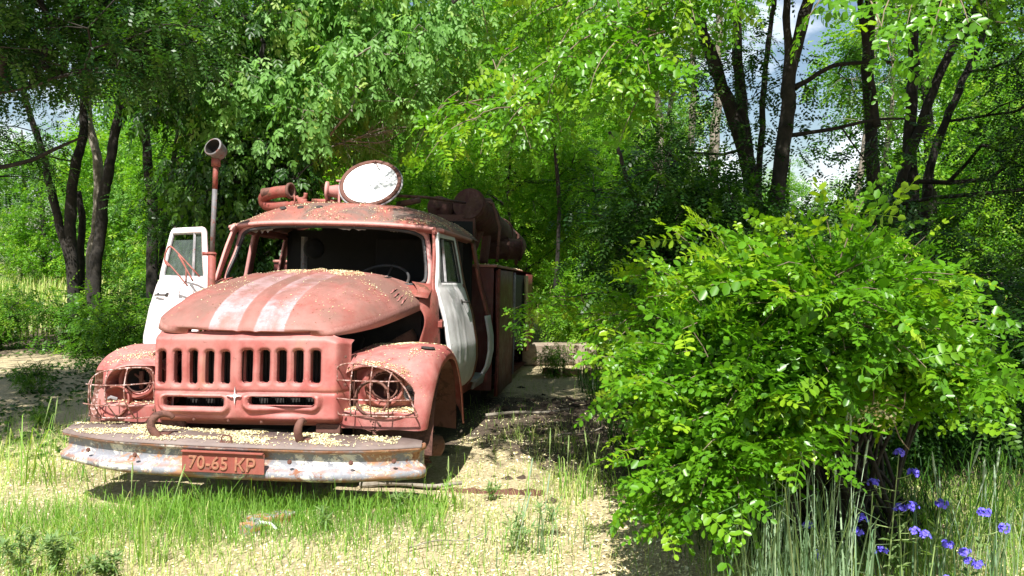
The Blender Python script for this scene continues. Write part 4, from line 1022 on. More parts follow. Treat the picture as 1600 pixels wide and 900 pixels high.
# --- the big locust bush on the right
rng = np.random.RandomState(21)
bb = (1.75, 4.4, 0.0)
bush = empty('locust_bush', bb); tag(bush, 'big bright green locust bush arching over the grass to the right of the fire truck', 'bush')
ENV = [((1.60,4.05,1.05), (.95,.75,.64), 235), ((1.08,3.75,.78), (.38,.40,.58), 85), ((1.12,5.1,1.25), (.48,.55,.55), 70), ((2.40,3.95,1.02), (.80,.6,.34), 130), ((.50,5.9,1.22), (.28,.4,.28), 14), ((1.35,3.55,1.35),(.35,.3,.28),40), ((1.04,3.6,.66),(.30,.24,.34),42), ((2.2,5.25,1.15),(1.2,.55,.42),75)]  # last entry: hidden rear shoots added to shade the ground behind
B, Dd, Ln = [], [], []
for (c, r, n) in ENV:
    c, r = np.array(c), np.array(r); k = 0
    while k < n:
        d = rdir(rng, 1)[0]
        if d[1] > .45 or d[2] < -.80: continue
        q = rng.uniform(.55, .92); p = c + d*r*q
        if p[2] > 1.56 - 1.05*max(0, p[0]*4/p[1]-1.76): continue
        if p[2] < .22 or (p[0] > 1.28 and p[2] < 1.02 + .02*(p[0]-1.35)): continue
        if vnoise(p[0]*1.3 + p[1]*.6, p[2]*.8, 5.0, 78) < rng.uniform(.30, .54): continue
        qq = proj_px(p[None])[0]
        if qq[1] > 800 or (qq[0] > 1215 and qq[1] > 650): continue
        out_ = d*[.9, .9, .55] + [rng.normal(0,.35), rng.normal(-.15,.3), .45 + rng.normal(0,.25)]
        B.append(p - unit(out_)*.12); Dd.append(out_); Ln.append(rng.uniform(.22, .50)); k += 1
stems, P, D, U, Sc = shoots(rng, B, Dd, Ln, .042, 2.2)
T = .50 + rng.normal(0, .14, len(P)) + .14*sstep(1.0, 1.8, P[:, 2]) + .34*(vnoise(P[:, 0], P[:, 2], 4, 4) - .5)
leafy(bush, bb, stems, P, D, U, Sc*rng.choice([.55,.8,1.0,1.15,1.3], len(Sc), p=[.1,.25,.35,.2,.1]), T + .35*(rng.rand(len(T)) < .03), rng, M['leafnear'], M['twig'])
mb = MB()
for i in range(0, len(B), 4):                                     # canes that carry the shoots
    a = np.array([1.75 + rng.normal(0,.25), 4.6 + rng.normal(0,.2), .0]); e = B[i]; mid = (a + e)/2 + [0, .1, .35*np.linalg.norm(e-a)*.6]
    mb.tube([tuple(p - np.array(bb)) for p in crom([a, mid*.6 + a*.4, mid*.5+e*.5 + [0,0,.08], e], 9)], np.linspace(.014, .004, 9), 5, cap=False)
tag(mb.build('cane', M['bark'], bush, True), kind='stuff')
# withered cluster hanging from the bush
wr_ = empty('withered_flower_cluster', (wx(1365,3.35), 3.35, wz(640,3.35))); tag(wr_, 'pale withered flower cluster with curling stalks hanging under the big green bush', 'dried flowers')
r = np.random.RandomState(5); n = 90; P_ = r.normal(0, 1, (n,3))*[.045,.04,.022] + [0,0,-.02]; dd = rdir(r, n)
V, F, Tt = cloud([ (np.array([[0,0,0],[.5,.3,.1],[1,0,0],[.5,-.3,.1]], np.float32), np.array([[0,1,2,3]])) ], P_, dd, rdir(r, n), np.full(n, .022), r.uniform(.3, 1, n), r)
tag(link('dried_petal', qmesh('dried_petal', V, F, Tt), M['blossom'], wr_, False), kind='stuff')
mb = MB()
for P3 in ([(0,0,.14),(.01,0,.05),(0,0,0)], [(0,0,0),(-.07,0,-.03),(-.085,0,-.12),(-.07,0,-.18)], [(0,0,0),(.08,0,-.03),(.12,0,-.12),(.16,0,-.17)], [(0,0,.0),(.07,0,.02),(.13,0,.0),(.14,0,.07)]): mb.tube([tuple(p) for p in crom(P3, 10)], .0025, 5)
mb.build('stalk', M['twig'], wr_, True)

# --- locust limb overhanging from the right, its bright sprays along the top of the view
rng = np.random.RandomState(33)
ob = (5.4, 5.2, 0.0); over = empty('overhanging_locust', ob)
tag(over, 'tall locust whose bright leafy limbs hang into the top centre and right', 'tree')
B, Dd, Ln = [], [], []
def spray(u0, u1, v0, v1, y0, y1, n, dn=.3, L0=.25, L1=.55):
    for _ in range(n):
        y = rng.uniform(y0, y1); u = rng.uniform(u0, u1); v = rng.uniform(v0, v1)
        B.append(np.array([wx(u, y), y, wz(v, y)])); Dd.append([rng.normal(-.35,.5), rng.normal(-.5,.4), rng.normal(-dn*.3,.25)]); Ln.append(rng.uniform(L0, L1))
spray(740, 880, 70, 190, 4.8, 5.8, 26); spray(880, 1060, -70, 120, 4.3, 5.6, 76); spray(1040, 1200, -110, -10, 4.2, 5.4, 32, L0=.18, L1=.38); spray(1350, 1480, -110, -20, 4.2, 5.4, 18, L0=.18, L1=.35); spray(1340, 1500, -60, 0, 3.4, 4.0, 9); spray(1480,1700,-100,60,5,6.5,22)
spray(640, 860, -90, 20, 5.8, 7.0, 14); spray(700, 800, 140, 200, 5.2, 5.8, 7)
stems, P, D, U, Sc = shoots(rng, B, Dd, Ln, .045, 2.8)
T = .55 + rng.normal(0, .14, len(P))
# denser canopy above the frame; it shades the right-hand side of the truck and the ground behind
rng2 = np.random.RandomState(8)
C = np.vstack([in_ell(rng2, 70, (.9,6.0,5.0), (2.1,1.8,.6)), in_ell(rng2, 60, (3.6,5.6,4.6), (2.0,1.8,1.0)), in_ell(rng2, 22, (-.2,7.3,4.9), (.8,.9,.35)), in_ell(rng2, 60, (3.6,3.6,5.7), (1.5,.9,.4)), in_ell(rng2, 46, (-.7,6.7,5.0), (.6,.9,.35)), in_ell(rng2, 12, (-.72,5.5,5.0), (.38,.5,.2))])
cP, cD, cU, cS, cT = clump_leaves(rng2, C, rng2.uniform(.35,.6,len(C)), 42, tint0=.42)
leafy(over, ob, stems, P, D, U, Sc, T, rng, M['leafnear'], M['twig'], nobj=300)
V, F, Tt = cloud(TEMPL['mid'], cP, cD, cU, cS, cT, rng2)
tag(link('upper_crown', qmesh('upper_crown', V - np.array(ob), F, Tt), M['leafmid'], over, False), kind='stuff')
mb = MB(); tp_ = crom([(5.4,5.2,0),(5.3,5.3,1.6),(5.1,5.4,3.0),(4.6,5.5,4.2),(4.4,5.5,5.5)], 20); mb.tube([tuple(p - np.array(ob)) for p in tp_], np.linspace(.14,.05,20), 12)
mb.build('trunk', M['bark'], over, True)
mb = MB()
for P3, r0 in (([(5.1,5.4,2.9),(3.4,5.6,3.9),(1.6,5.9,4.1),(.2,5.8,3.8),(-.4,5.6,3.3)], .05), ([(5.1,5.4,3.1),(3.6,5.2,3.55),(2.0,4.9,3.6),(.9,4.9,3.2)], .035), ([(4.6,5.5,4.2),(3.0,5.8,4.8),(1.0,6.6,4.7),(-.4,7.8,4.5)], .045), ([(5.1,5.4,3.0),(4.0,4.7,3.4),(2.4,4.2,3.3),(1.7,3.9,3.12)], .022)):
    Pp = crom(P3, 20); mb.tube([tuple(p - np.array(ob)) for p in Pp], np.linspace(r0, .008, 20), 8)
    for k in range(2, 20, 1):
        q = min(C, key=lambda c: np.linalg.norm(c - Pp[k]) + rng2.rand()*.8); mb.tube([tuple(p - np.array(ob)) for p in (Pp[k], (Pp[k]+q)/2 + rng2.normal(0,.08,3), q)], [.012,.008,.003], 4, cap=False)
mb.build('limb', M['bark'], over, True)

# --- dark trees at the right, many stems
def pt(u, v, y): return (wx(u, y), y, wz(v, y))
def stem(pix, y, r0, r1, root=None):
    P = [pt(u, v, y + dy) for u, v, dy in pix]
    return (([ (P[0][0], P[0][1], 0.0) ] if root is None else []) + P, list(np.linspace(r0, r1, 5)))
GR = 'dark locust trees standing behind the big bush'
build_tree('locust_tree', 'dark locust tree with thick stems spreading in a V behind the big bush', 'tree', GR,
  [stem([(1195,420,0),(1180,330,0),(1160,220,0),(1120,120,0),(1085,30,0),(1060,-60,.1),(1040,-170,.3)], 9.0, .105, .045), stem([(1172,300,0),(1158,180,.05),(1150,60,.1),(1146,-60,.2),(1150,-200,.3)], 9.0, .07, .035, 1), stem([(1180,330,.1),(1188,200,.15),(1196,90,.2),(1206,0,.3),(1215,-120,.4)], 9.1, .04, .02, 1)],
  [((2.6,8.2,5.6), (1.9,2.0,1.2), 60), ((1.8,8.8,1.9), (1.1,.8,.9), 26), ((2.3,9.0,3.6), (.8,.8,.7), 7)], 'mid', 'leafshade', 44, seed=41, tint0=.35)
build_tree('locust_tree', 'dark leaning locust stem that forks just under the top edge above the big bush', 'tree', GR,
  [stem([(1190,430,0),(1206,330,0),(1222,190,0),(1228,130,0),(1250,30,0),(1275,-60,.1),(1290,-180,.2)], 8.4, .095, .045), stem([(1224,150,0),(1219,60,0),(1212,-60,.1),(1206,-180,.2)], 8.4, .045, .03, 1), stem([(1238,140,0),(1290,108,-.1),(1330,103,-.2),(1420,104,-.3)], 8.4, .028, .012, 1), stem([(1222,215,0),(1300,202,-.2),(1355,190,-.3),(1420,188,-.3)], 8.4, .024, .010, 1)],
  [((3.6,7.6,5.4), (1.7,1.8,1.1), 50), ((3.0,8.4,1.5), (1.0,.7,.6), 22), ((3.4,8.6,3.0), (1.0,.7,.6), 5)], 'mid', 'leafshade', 44, seed=42, tint0=.35)
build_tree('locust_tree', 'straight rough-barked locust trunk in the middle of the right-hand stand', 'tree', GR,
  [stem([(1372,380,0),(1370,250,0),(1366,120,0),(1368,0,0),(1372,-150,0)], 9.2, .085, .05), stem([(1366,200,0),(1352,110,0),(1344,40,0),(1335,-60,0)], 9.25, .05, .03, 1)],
  [((4.2,8.6,5.7), (1.5,1.8,1.2), 44), ((4.4,9.0,1.5), (.9,.6,.8), 20)], 'mid', 'leafshade', 44, seed=43, tint0=.33)
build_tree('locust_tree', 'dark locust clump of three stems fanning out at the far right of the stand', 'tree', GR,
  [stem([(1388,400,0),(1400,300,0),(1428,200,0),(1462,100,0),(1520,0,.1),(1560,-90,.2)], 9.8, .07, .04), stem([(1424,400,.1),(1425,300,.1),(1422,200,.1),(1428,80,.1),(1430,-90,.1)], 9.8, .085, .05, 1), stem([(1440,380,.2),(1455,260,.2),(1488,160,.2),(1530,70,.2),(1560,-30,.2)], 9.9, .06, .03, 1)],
  [((5.3,8.6,5.5), (1.6,2.0,1.3), 40), ((6.0,9.0,2.9), (.9,1.2,1.5), 60), ((5.6,8.6,1.0), (1.1,1.1,.7), 50)], 'mid', 'leafshade', 46, seed=44, tint0=.42)
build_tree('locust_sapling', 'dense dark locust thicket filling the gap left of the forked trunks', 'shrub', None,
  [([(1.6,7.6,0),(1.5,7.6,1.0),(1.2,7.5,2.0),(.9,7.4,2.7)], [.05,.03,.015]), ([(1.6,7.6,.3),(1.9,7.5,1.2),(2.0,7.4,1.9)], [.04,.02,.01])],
  [((1.65,7.3,1.5), (.75,.7,.8), 62), ((1.6,7.2,2.15), (.6,.6,.4), 14), ((2.5,6.2,.85), (1.6,.6,.85), 110)], 'mid', 'leafshade', 46, seed=45, tint0=.45)  # last clump group added behind the bush to darken its hollow
# slim stems far behind, in the gap
SL = 'slim sunlit trunks far behind the forked tree'
for k, (u0, v0, u1, v1, y, r_, lab) in enumerate(((1028,230,1016,95,14,.085,'slim brown trunk far left of the forked tree against the clouds'), (1040,215,1053,50,14.5,.065,'thin leaning trunk just right of the slim brown one'), (1077,215,1071,45,14,.075,'pale grey thin trunk left of the forked tree'),
        (1111,235,1108,60,13,.10,'rough reddish straight trunk nearest the left side of the forked tree'), (1338,300,1352,130,15,.075,'pale thin trunk right of the open patch of sky'), (1380,260,1392,90,15.5,.06,'pale thin trunk behind the straight rough-barked one'))):
    build_tree('slim_tree', lab, 'tree', SL, [stem([(u0,v0+130,0),(u0,v0,0),((u0+u1)/2+3,(v0+v1)/2,0),(u1,v1,0),(u1*1.5-u0*.5,v1-130,0)], y, r_, r_*.5)],
      [((wx(u1,y), y, 5.6), (1.0,1.0,1.2), 12), ((wx(u0,y), y, 1.9), (.9,.6,.9), 16), ((wx(u0,y), y, 3.6), (.6,.5,1.0), 4)], 'mid', 'leafmid', 30, seed=60+k, bark='barkpale', tint0=.4)

# --- left: dark canopy and trunks
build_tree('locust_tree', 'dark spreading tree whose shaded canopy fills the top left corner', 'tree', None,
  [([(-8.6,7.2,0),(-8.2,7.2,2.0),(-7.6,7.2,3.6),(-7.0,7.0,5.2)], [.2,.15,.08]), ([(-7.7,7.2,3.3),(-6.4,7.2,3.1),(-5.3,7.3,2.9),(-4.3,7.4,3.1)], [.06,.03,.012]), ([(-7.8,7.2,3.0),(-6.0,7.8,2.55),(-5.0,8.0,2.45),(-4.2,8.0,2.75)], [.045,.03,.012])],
  [((-5.9,6.6,5.4), (2.3,3.2,1.3), 95), ((-4.5,7.2,3.8), (1.6,1.4,.65), 58), ((-3.7,8.6,4.3), (.9,1.3,.9), 26), ((-5.9,4.9,6.3),(1.8,2.3,.8),90)], 'mid', 'leafshade', 46, seed=71, tint0=.38)
TL = 'dark trunks of the left-hand grove'
build_tree('grove_tree', 'dark trunk leaning right, thickest of the left-hand grove', 'tree', TL, [stem([(148,435,0),(156,380,0),(168,300,0),(184,235,0),(200,150,.1),(215,40,.2)], 13.0, .11, .06)], [((-6.2,12.4,5.6), (1.7,1.8,1.5), 50)], 'mid', 'leafshade', 40, seed=72, tint0=.4)
build_tree('grove_tree', 'dark upright trunk at the left of the grove with a stem on each side', 'tree', TL, [stem([(112,430,0),(108,340,0),(118,260,0),(130,200,.1),(132,60,.2)], 13.4, .115, .06), stem([(112,410,0),(90,320,0),(70,230,.2),(40,120,.3)], 13.4, .08, .04, 1), stem([(125,430,.4),(132,360,.4),(128,300,.4)], 13.4, .08, .05)], [((-7.8,12.8,5.4), (1.7,1.8,1.4), 50), ((-8.0,12.8,3.2), (1.0,.9,.8), 14)], 'mid', 'leafshade', 40, seed=73, tint0=.4)
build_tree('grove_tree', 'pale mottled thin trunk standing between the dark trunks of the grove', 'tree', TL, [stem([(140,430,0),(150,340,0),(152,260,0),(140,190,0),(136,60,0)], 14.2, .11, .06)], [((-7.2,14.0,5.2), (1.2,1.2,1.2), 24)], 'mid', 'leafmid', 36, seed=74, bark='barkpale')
build_tree('grove_tree', 'shadowy trunk right of the grove, close behind the open truck door', 'tree', TL, [stem([(236,430,0),(238,350,0),(232,260,0),(225,150,0),(222,20,0)], 13.6, .10, .06), stem([(250,430,.3),(262,330,.3),(280,240,.3),(300,120,.3)], 13.6, .06, .03)], [((-5.0,12.6,5.0), (1.3,1.4,1.3), 44), ((-4.7,12.6,2.4), (1.0,.8,1.3), 44)], 'mid', 'leafshade', 44, seed=75, tint0=.38)

# --- box elders behind the cab
rb = np.random.RandomState(77)
build_tree('box_elder', 'sunlit box elder with drooping pale leaves rising behind the truck cab', 'tree', None,
  [([(-2.9,13.4,0),(-2.8,13.3,1.6),(-2.4,13.0,3.4),(-2.1,12.8,5.2),(-1.9,12.6,7.2)], [.16,.12,.05]), ([(-2.8,13.3,1.4),(-3.2,12.8,2.8),(-3.4,12.2,4.3),(-3.6,12.0,6)], [.09,.06,.03]), ([(-2.7,13.2,2.0),(-2.9,12.2,2.8),(-2.6,11.4,3.2),(-2.2,11.0,3.5)], [.05,.03,.012])],
  [((-2.15,12.2,4.6), (2.0,1.3,1.5), 120), ((-2.6,11.9,6.1), (2.2,1.5,1.0), 60), ((-3.3,11.2,3.6), (.9,.7,.75), 34)], 'elder', 'leafelder', 40, seed=76, bark='barkpale', droop=1.0, tint0=.42, crad=(.3,.5), scale=(.85,1.25))
build_tree('box_elder', 'shaded box elder thick with bare twigs close behind the left of the cab', 'tree', None,
  [([(-4.0,11.4,0),(-3.9,11.3,1.4),(-3.7,11.1,2.9),(-3.3,10.9,4.4)], [.12,.08,.03]), ([(-3.9,11.3,1.0),(-3.3,10.9,2.1),(-2.9,10.8,2.55),(-2.6,10.8,2.8)], [.04,.018,.006])],
  [((-3.6,11.2,2.4), (1.0,.8,1.1), 70), ((-4.1,11.4,4.3), (1.1,1.0,1.1), 50)], 'elder', 'leafshade', 36, seed=78, bark='bark', droop=.9, tint0=.55, twigs=5)
mb = MB(); rb = np.random.RandomState(3); dt = empty('dead_tree', (-4.3,11.0,0)); dt.location.y = 12.0; tag(dt, 'bare grey dead branches reaching across the foliage above the cab roof', 'dead tree')
Lm = crom([(0,0,0),(.1,0,1.0),(.4,-.2,2.0),(.95,-.35,2.65),(1.7,-.45,3.1),(2.6,-.5,3.35)], 30); mb.tube([tuple(p) for p in Lm], np.linspace(.010,.004,30), 7)
mb.build('trunk', M['barkpale'], dt, True); mb = MB()
for k in range(34):
    a = Lm[rb.randint(9, 29)]; d = np.array([rb.uniform(.3,1.0)*(1 if rb.rand()<.7 else -1), rb.uniform(-.3,.1), rb.uniform(-.25,.55)])*rb.uniform(.5,1.2)
    q = a + d*.5 + rb.normal(0,.06,3); mb.tube([tuple(p) for p in crom([a, q, a+d], 6)], np.linspace(rb.uniform(.006,.013), .003, 6), 5, cap=False)
    for j in range(3): f = q + rb.normal(0,.05,3); mb.tube([tuple(q), tuple(f + rdir(rb,1)[0]*.25)], [.005,.002], 4, cap=False)
tag(mb.build('twig', M['barkpale'], dt, True), kind='stuff')

# --- bright fine-leaved locust shrubs behind the tail of the truck
BS = 'sunlit locust shrubs behind the truck'
for k, (c, r, n, lab) in enumerate((((.0,14.5,2.6), (1.5,1.2,1.9), 120, 'bright yellow-green locust shrub right behind the hose tubes on the truck'), ((1.6,16.5,2.9), (1.5,1.2,2.1), 110, 'bright green locust shrub beyond the dirt clearing right of the truck'),
      ((-1.2,16.0,3.6), (1.6,1.2,2.4), 110, 'bright locust shrub showing above the round white lid'), ((.6,12.5,4.9), (1.2,1.1,1.3), 50, 'leafy locust top hanging above the tail of the truck'), ((1.5,12.4,.9), (.8,.6,.7), 34, 'low leafy shrub at the edge of the dirt clearing'))):
    build_tree('locust_shrub', lab, 'shrub', BS, [([(c[0],c[1]+.4,0),(c[0]+.1,c[1]+.3,c[2]*.5),(c[0]-.1,c[1]+.1,c[2]),(c[0],c[1],c[2]+r[2]*.8)], [.035,.028,.012])], [(c, r, n)], 'tiny', 'leaffar', 95, seed=80+k, bark='bark', tint0=.5, scale=(.9,1.4))

# --- background trees: three prototypes, then copies
def far_tree(seed, h, w, n, x, y, mat='leaffar', label=None):
    return build_tree('background_tree', label, 'tree', 'sunlit trees of the background wood', [([(x,y,0),(x+.1,y,h*.35),(x-.1,y,h*.7),(x,y,h*.97)], [.16,.12,.04])],
      [((x,y,h*.55), (w*.8,w*.8,h*.44), n), ((x,y-.2,h*.25), (w*.9,w*.7,h*.24), n//3)], 'far', mat, 56, crad=(.45,.8), seed=seed, twigs=1, tint0=.45, scale=(.9,1.3), tvar=.22)
LBL = ['tall leafy tree in the sunlit wood far behind the truck', 'leafy tree of the distant wood seen through gaps in the nearer foliage', 'darker tree of the distant wood seen through gaps in the nearer foliage']
f0 = far_tree(91, 9.5, 3.0, 95, -6.5, 24, label=LBL[1]); f1 = far_tree(92, 8.0, 2.6, 80, -10.5, 23, label=LBL[1]); f2 = far_tree(93, 10.5, 2.8, 95, -1.8, 21, 'leafelder', LBL[1])
r = np.random.RandomState(15)
spots = []
for u in range(-160, 1010, 105): spots.append((u + r.uniform(-30,30), r.uniform(21, 27) + 9*(u < 200), r.uniform(.9,1.15)*(.68 if u < 260 else 1)))
for u in range(-200, 1010, 90): spots.append((u + r.uniform(-30,30), r.uniform(30, 38), r.uniform(1.1,1.35)*(.62 if u < 260 else 1)))
for u in range(1000, 1400, 62): spots.append((u + r.uniform(-15,15), r.uniform(24, 30), r.uniform(.30,.40) + .14*(1180 < u < 1360)))
for u in range(1450, 1840, 75): spots.append((u + r.uniform(-20,20), r.uniform(16, 20), r.uniform(.62,.85)))
for u in range(1500, 1900, 90): spots.append((u + r.uniform(-20,20), r.uniform(24, 32), r.uniform(.9,1.1)))
spots += [(235,22,.5), (300,20.5,.55), (335,18,.8)]
def ordinal(k): 
    return {1:'first',2:'second',3:'third'}.get(k, '%d%s' % (k, 'th' if 10 <= k % 100 <= 20 else {1:'st',2:'nd',3:'rd'}.get(k % 10, 'th')))
cps = [(u, copy_tree((f0, f1, f2)[k % 3], (wx(u, y), y, 0), r.uniform(0, 6.28), s*1.0)) for k, (u, y, s) in enumerate(spots)]
cps += [(800 + FPX*o.location.x/o.location.y, o) for o in (f0, f1, f2)]
for k, (u, o) in enumerate(sorted(cps, key=lambda q: q[0])): o['label'] = 'leafy tree of the distant sunlit wood, %s from its left end' % ordinal(k+1)
# ------------------------------------------------------------------ low plants, grass, debris
# undergrowth in the left-hand shade: one sapling, then copies
sap = build_tree('undergrowth_sapling', 'low leafy sapling on the shaded ground left of the truck', 'sapling', 'low saplings on the shaded ground left of the truck', [([(-5.6,11.5,0),(-5.6,11.5,.3),(-5.55,11.5,.6)], [.02,.012,.006])], [((-5.6,11.5,.42), (.45,.4,.36), 16)], 'mid', 'leafmid', 26, crad=(.15,.28), seed=101, limbr=.008, tint0=.5)
r = np.random.RandomState(6)
sl = [(-4.9,12.6,1.1),(-5.7,13.0,1.1),(-6.6,12.9,1.1),(-7.3,13.4,1.2),(-4.3,12.2,1.0),(-6.9,14.2,1.2),(-5.5,9.3,.42),(-4.6,9.2,.35),(-5.5,8.2,.25),(-7.0,10.0,.6),(-4.3,7.4,.22),(-6.3,8.6,.45),(-3.9,10.4,.5),(-8.4,13.4,1.1),(-9.2,14.6,1.2),(-3.7,11.4,.7),(-5.9,14.0,1.3),(-8.4,12.0,.8),(-4.6,13.6,1.3),(-9.6,12.8,.9)]
sc_ = [sap] + [copy_tree(sap, (x, y, gh(x, y)), r.uniform(0, 6), s) for x, y, s in sl]
for k, o in enumerate(sorted(sc_, key=lambda o: o.location.x/o.location.y)): o['label'] = 'low leafy sapling, %s from the left on the shaded ground beside the truck' % ordinal(k+1)
for (x, y, s), lb in zip(((.55,10.8,.5),(1.2,9.3,.6),(1.9,10.2,1.0),(2.6,11.5,1.3),(.95,13.2,1.0)), ('small sapling by the pinkish bricks', 'low sapling at the right edge of the dirt patch', 'leafy sapling behind the left side of the big bush', 'wide sapling deep in the shade behind the big bush', 'sapling behind the timber block')): copy_tree(sap, (x, y, gh(x, y)), r.uniform(0, 6), s, label=lb, group='low saplings by the dirt right of the truck')

def blades(rng, x, y, h, w, lean, tint, curl=1.0):
    """grass blades of two quads"""
    n = len(x); a = rng.uniform(0, 2*math.pi, n); d = np.stack([np.cos(a), np.sin(a), 0*a], -1); s = np.stack([-np.sin(a), np.cos(a), 0*a], -1)*w[:, None]
    b = np.stack([x, y, gh(x, y) - .01], -1); up = np.array([[0, 0, 1.]])
    hh = h[:, None]; l = lean[:, None]
    p1 = b + up*hh*.5 + d*hh*l*.22; p2 = b + up*hh*(1 - .25*l**2) + d*hh*l*.65; p3 = b + up*hh*(1.12 - .75*l**1.6*curl) + d*hh*l*1.15
    V = np.stack([b - s, b + s, p1 - s*.9, p1 + s*.9, p2 - s*.6, p2 + s*.6, p3 - s*.08, p3 + s*.08], 1).reshape(-1, 3)
    F = (np.array([[0,1,3,2],[2,3,5,4],[4,5,7,6]])[None] + (np.arange(n)*8)[:, None, None]).reshape(-1, 4)
    return V, F, np.repeat(np.clip(tint, 0, 1), 8)
rng = np.random.RandomState(50)
def grass_density(x, y):
    u = 800 + FPX*x/y; v = 398 + 2038/y
    d = .05 + .30*sstep(700, 520, u)*sstep(600, 720, v) + .16*(vnoise(x, y, 2.5, 11) > .55)
    d += .9*np.exp(-((y-4.75)/.28)**2)*(x < -.4)*(x > -3.1)
    d += .8*sstep(1060, 1180, u)*sstep(740, 800, v)
    d += .30*np.exp(-((u-880)/90)**2 - ((v-720)/60)**2)
    d *= 1 - .8*soil_shade_mask(x, y)*(v < 700)
    inside = (x > -2.7) & (x < -.45) & (y > 5.1) & (y < 12); d = np.where(inside, 0, d)
    return np.clip(d*(.35 + .9*vnoise(x, y, 4.5, 12)), 0, 1)
n = 150000; x = rng.uniform(-4.8, 4.4, n); y = 3.15 + rng.beta(1, 2.0, n)*7.5; k = (rng.rand(n) < grass_density(x, y)) & (np.abs(x) < y*.68 + .2); x, y = x[k], y[k]
lush = np.exp(-((y-4.7)/.35)**2)*(x < -.3)*(x > -3.2)
h = rng.gamma(5, .0135, len(x))*(1 + .45*lush)*(.7 + .6*vnoise(x, y, 3, 13)) + .03; t_ = .54 - .28*lush + .35*(vnoise(x, y, 2.2, 14)-.5) + rng.normal(0, .22, len(x))
V, F, T = blades(rng, x, y, h, rng.uniform(.0011, .0026, len(x)), rng.uniform(.15, 1.0, len(x)), t_)
g1 = link('grass', qmesh('grass', V, F, T), M['grass'], None, False); tag(g1, 'short green and straw coloured grass covering the ground in front of the truck', 'grass', kind='stuff')
# meadow in the far left and far grass
n = 26000; x = rng.uniform(-26, 14, n); y = rng.uniform(15, 42, n); h = rng.uniform(.35, .9, n)
V, F, T = blades(rng, x, y, h, rng.uniform(.006, .012, n), rng.uniform(.1, .6, n), rng.normal(.72, .2, n))
tag(link('meadow_grass', qmesh('meadow_grass', V, F, T), M['grass'], None, False), 'pale seeding meadow grass in the sunny field beyond the grove', 'grass', kind='stuff')
# loose undergrowth herbs in shade beneath the bush and under the right trees
n = 11000; x = rng.uniform(.8, 6.5, n); y = rng.uniform(4.2, 11, n); h = rng.uniform(.1, .45, n)
V, F, T = blades(rng, x, y, h, rng.uniform(.002, .005, n), rng.uniform(.2, 1, n), rng.normal(.45, .2, n))
tag(link('shade_grass', qmesh('shade_grass', V, F, T), M['leafshade'], None, False), 'thin dark grass in the shade under the bush and trees', 'grass', kind='stuff')  # dark blade colour stands in for the shade over this grass

# tall blue-green grass tufts
def tuft(name, label, x0, y0, n, hmin, hmax, spread, seed, lean=(.05,.45), heads=6, mat='bluegrass', group=None, sway=0):
    r = np.random.RandomState(seed); root = empty(name, (x0, y0, gh(np.array(x0), np.array(y0)))); tag(root, label, 'grass tuft', group)
    x = r.normal(x0, spread, n); y = r.normal(y0, spread*.6, n); V, F, T = blades(r, x, y, r.uniform(hmin, hmax, n), r.uniform(.0022, .0050, n), r.uniform(*lean, n), r.normal(.4, .22, n))
    tag(link('blade', qmesh('blade', V - np.array(root.location), F, T), M[mat], root, False), kind='stuff')
    for k in range(heads):
        bx_, by_ = r.normal(0, spread), r.normal(0, spread*.5); hh = r.uniform(hmax*.95, hmax*1.3); lx, ly = r.normal(.05, .10)*hh, r.normal(0, .05)*hh
        mb = MB(); P = crom([(bx_,by_,0),(bx_+lx*.3,by_+ly*.3,hh*.5),(bx_+lx,by_+ly,hh)], 10); mb.tube([tuple(p) for p in P], np.linspace(.0024,.0012,10), 5)
        s_ = mb.build('stalk', M[mat + '_stem'], root, True)
        mb = MB(); e = P[-1]; d = unit(P[-1]-P[-2])
        mb.tube([tuple(e - d*.01), tuple(e + d*.03), tuple(e + d*.08), tuple(e + d*.11)], [.002,.0048,.0042,.001], 6)
        for q in range(10): c = e + d*(.005 + q*.010); sd_ = unit(np.cross(d, r.normal(size=3))); mb.tube([tuple(c), tuple(c + sd_*.007 + d*.014)], [.0022,.0006], 4)
        mb.build('seed_head', M[mat + '_stem'], s_)
    return root
M['bluegrass_stem'] = simple('glaucous_stem', [(.20,.30,.20), (.34,.42,.27)], 30, .7, 0)
M['grass_stem'] = simple('green_stem', [(.16,.26,.07), (.30,.38,.14)], 30, .7, 0)
tuft('tall_grass_tuft', 'tall blue-green grass tuft at the foot of the big bush, left of the blue flowers', wx(1225,3.32), 3.32, 150, .30, .74, .12, 1, heads=9)
tuft('tall_grass_tuft', 'upright pale grass tuft just right of the hanging leaves of the bush', wx(1315,3.35), 3.35, 90, .30, .70, .10, 2, heads=6)
tuft('tall_grass_tuft', 'thin tall grass stalks right of the blue flowers', wx(1495,3.7), 3.7, 36, .25, .55, .12, 3, heads=3)
tuft('tall_grass_tuft', 'grass tuft with leaning stalks at the right edge', wx(1560,3.8), 3.8, 46, .2, .5, .10, 4, heads=4)
tuft('tall_grass_tuft', 'single tall green stalk and blades before the left of the bumper', wx(215,4.1), 4.12, 18, .15, .35, .05, 5, heads=2, mat='grass')
tuft('tall_grass_tuft', 'long arching grass at the shaded left edge beside the fender', wx(70,5.6), 5.6, 50, .2, .5, .14, 6, heads=2, mat='grass', lean=(.3,1))
tuft('tall_grass_tuft', 'wispy stalks in the shade between truck and bush', wx(905,5.3), 5.3, 50, .10, .30, .16, 7, heads=4, mat='grass', lean=(.1,.8))
tuft('tall_grass_tuft', 'grass tuft sprouting below the right end of the bumper', wx(690,5.0), 5.0, 60, .10, .24, .07, 8, heads=1, mat='grass', lean=(.3,1))
tuft('tall_grass_tuft', 'faint grey-green stalks in the sunny straw near the lower middle', wx(830,4.3), 4.3, 30, .1, .3, .16, 9, heads=3)

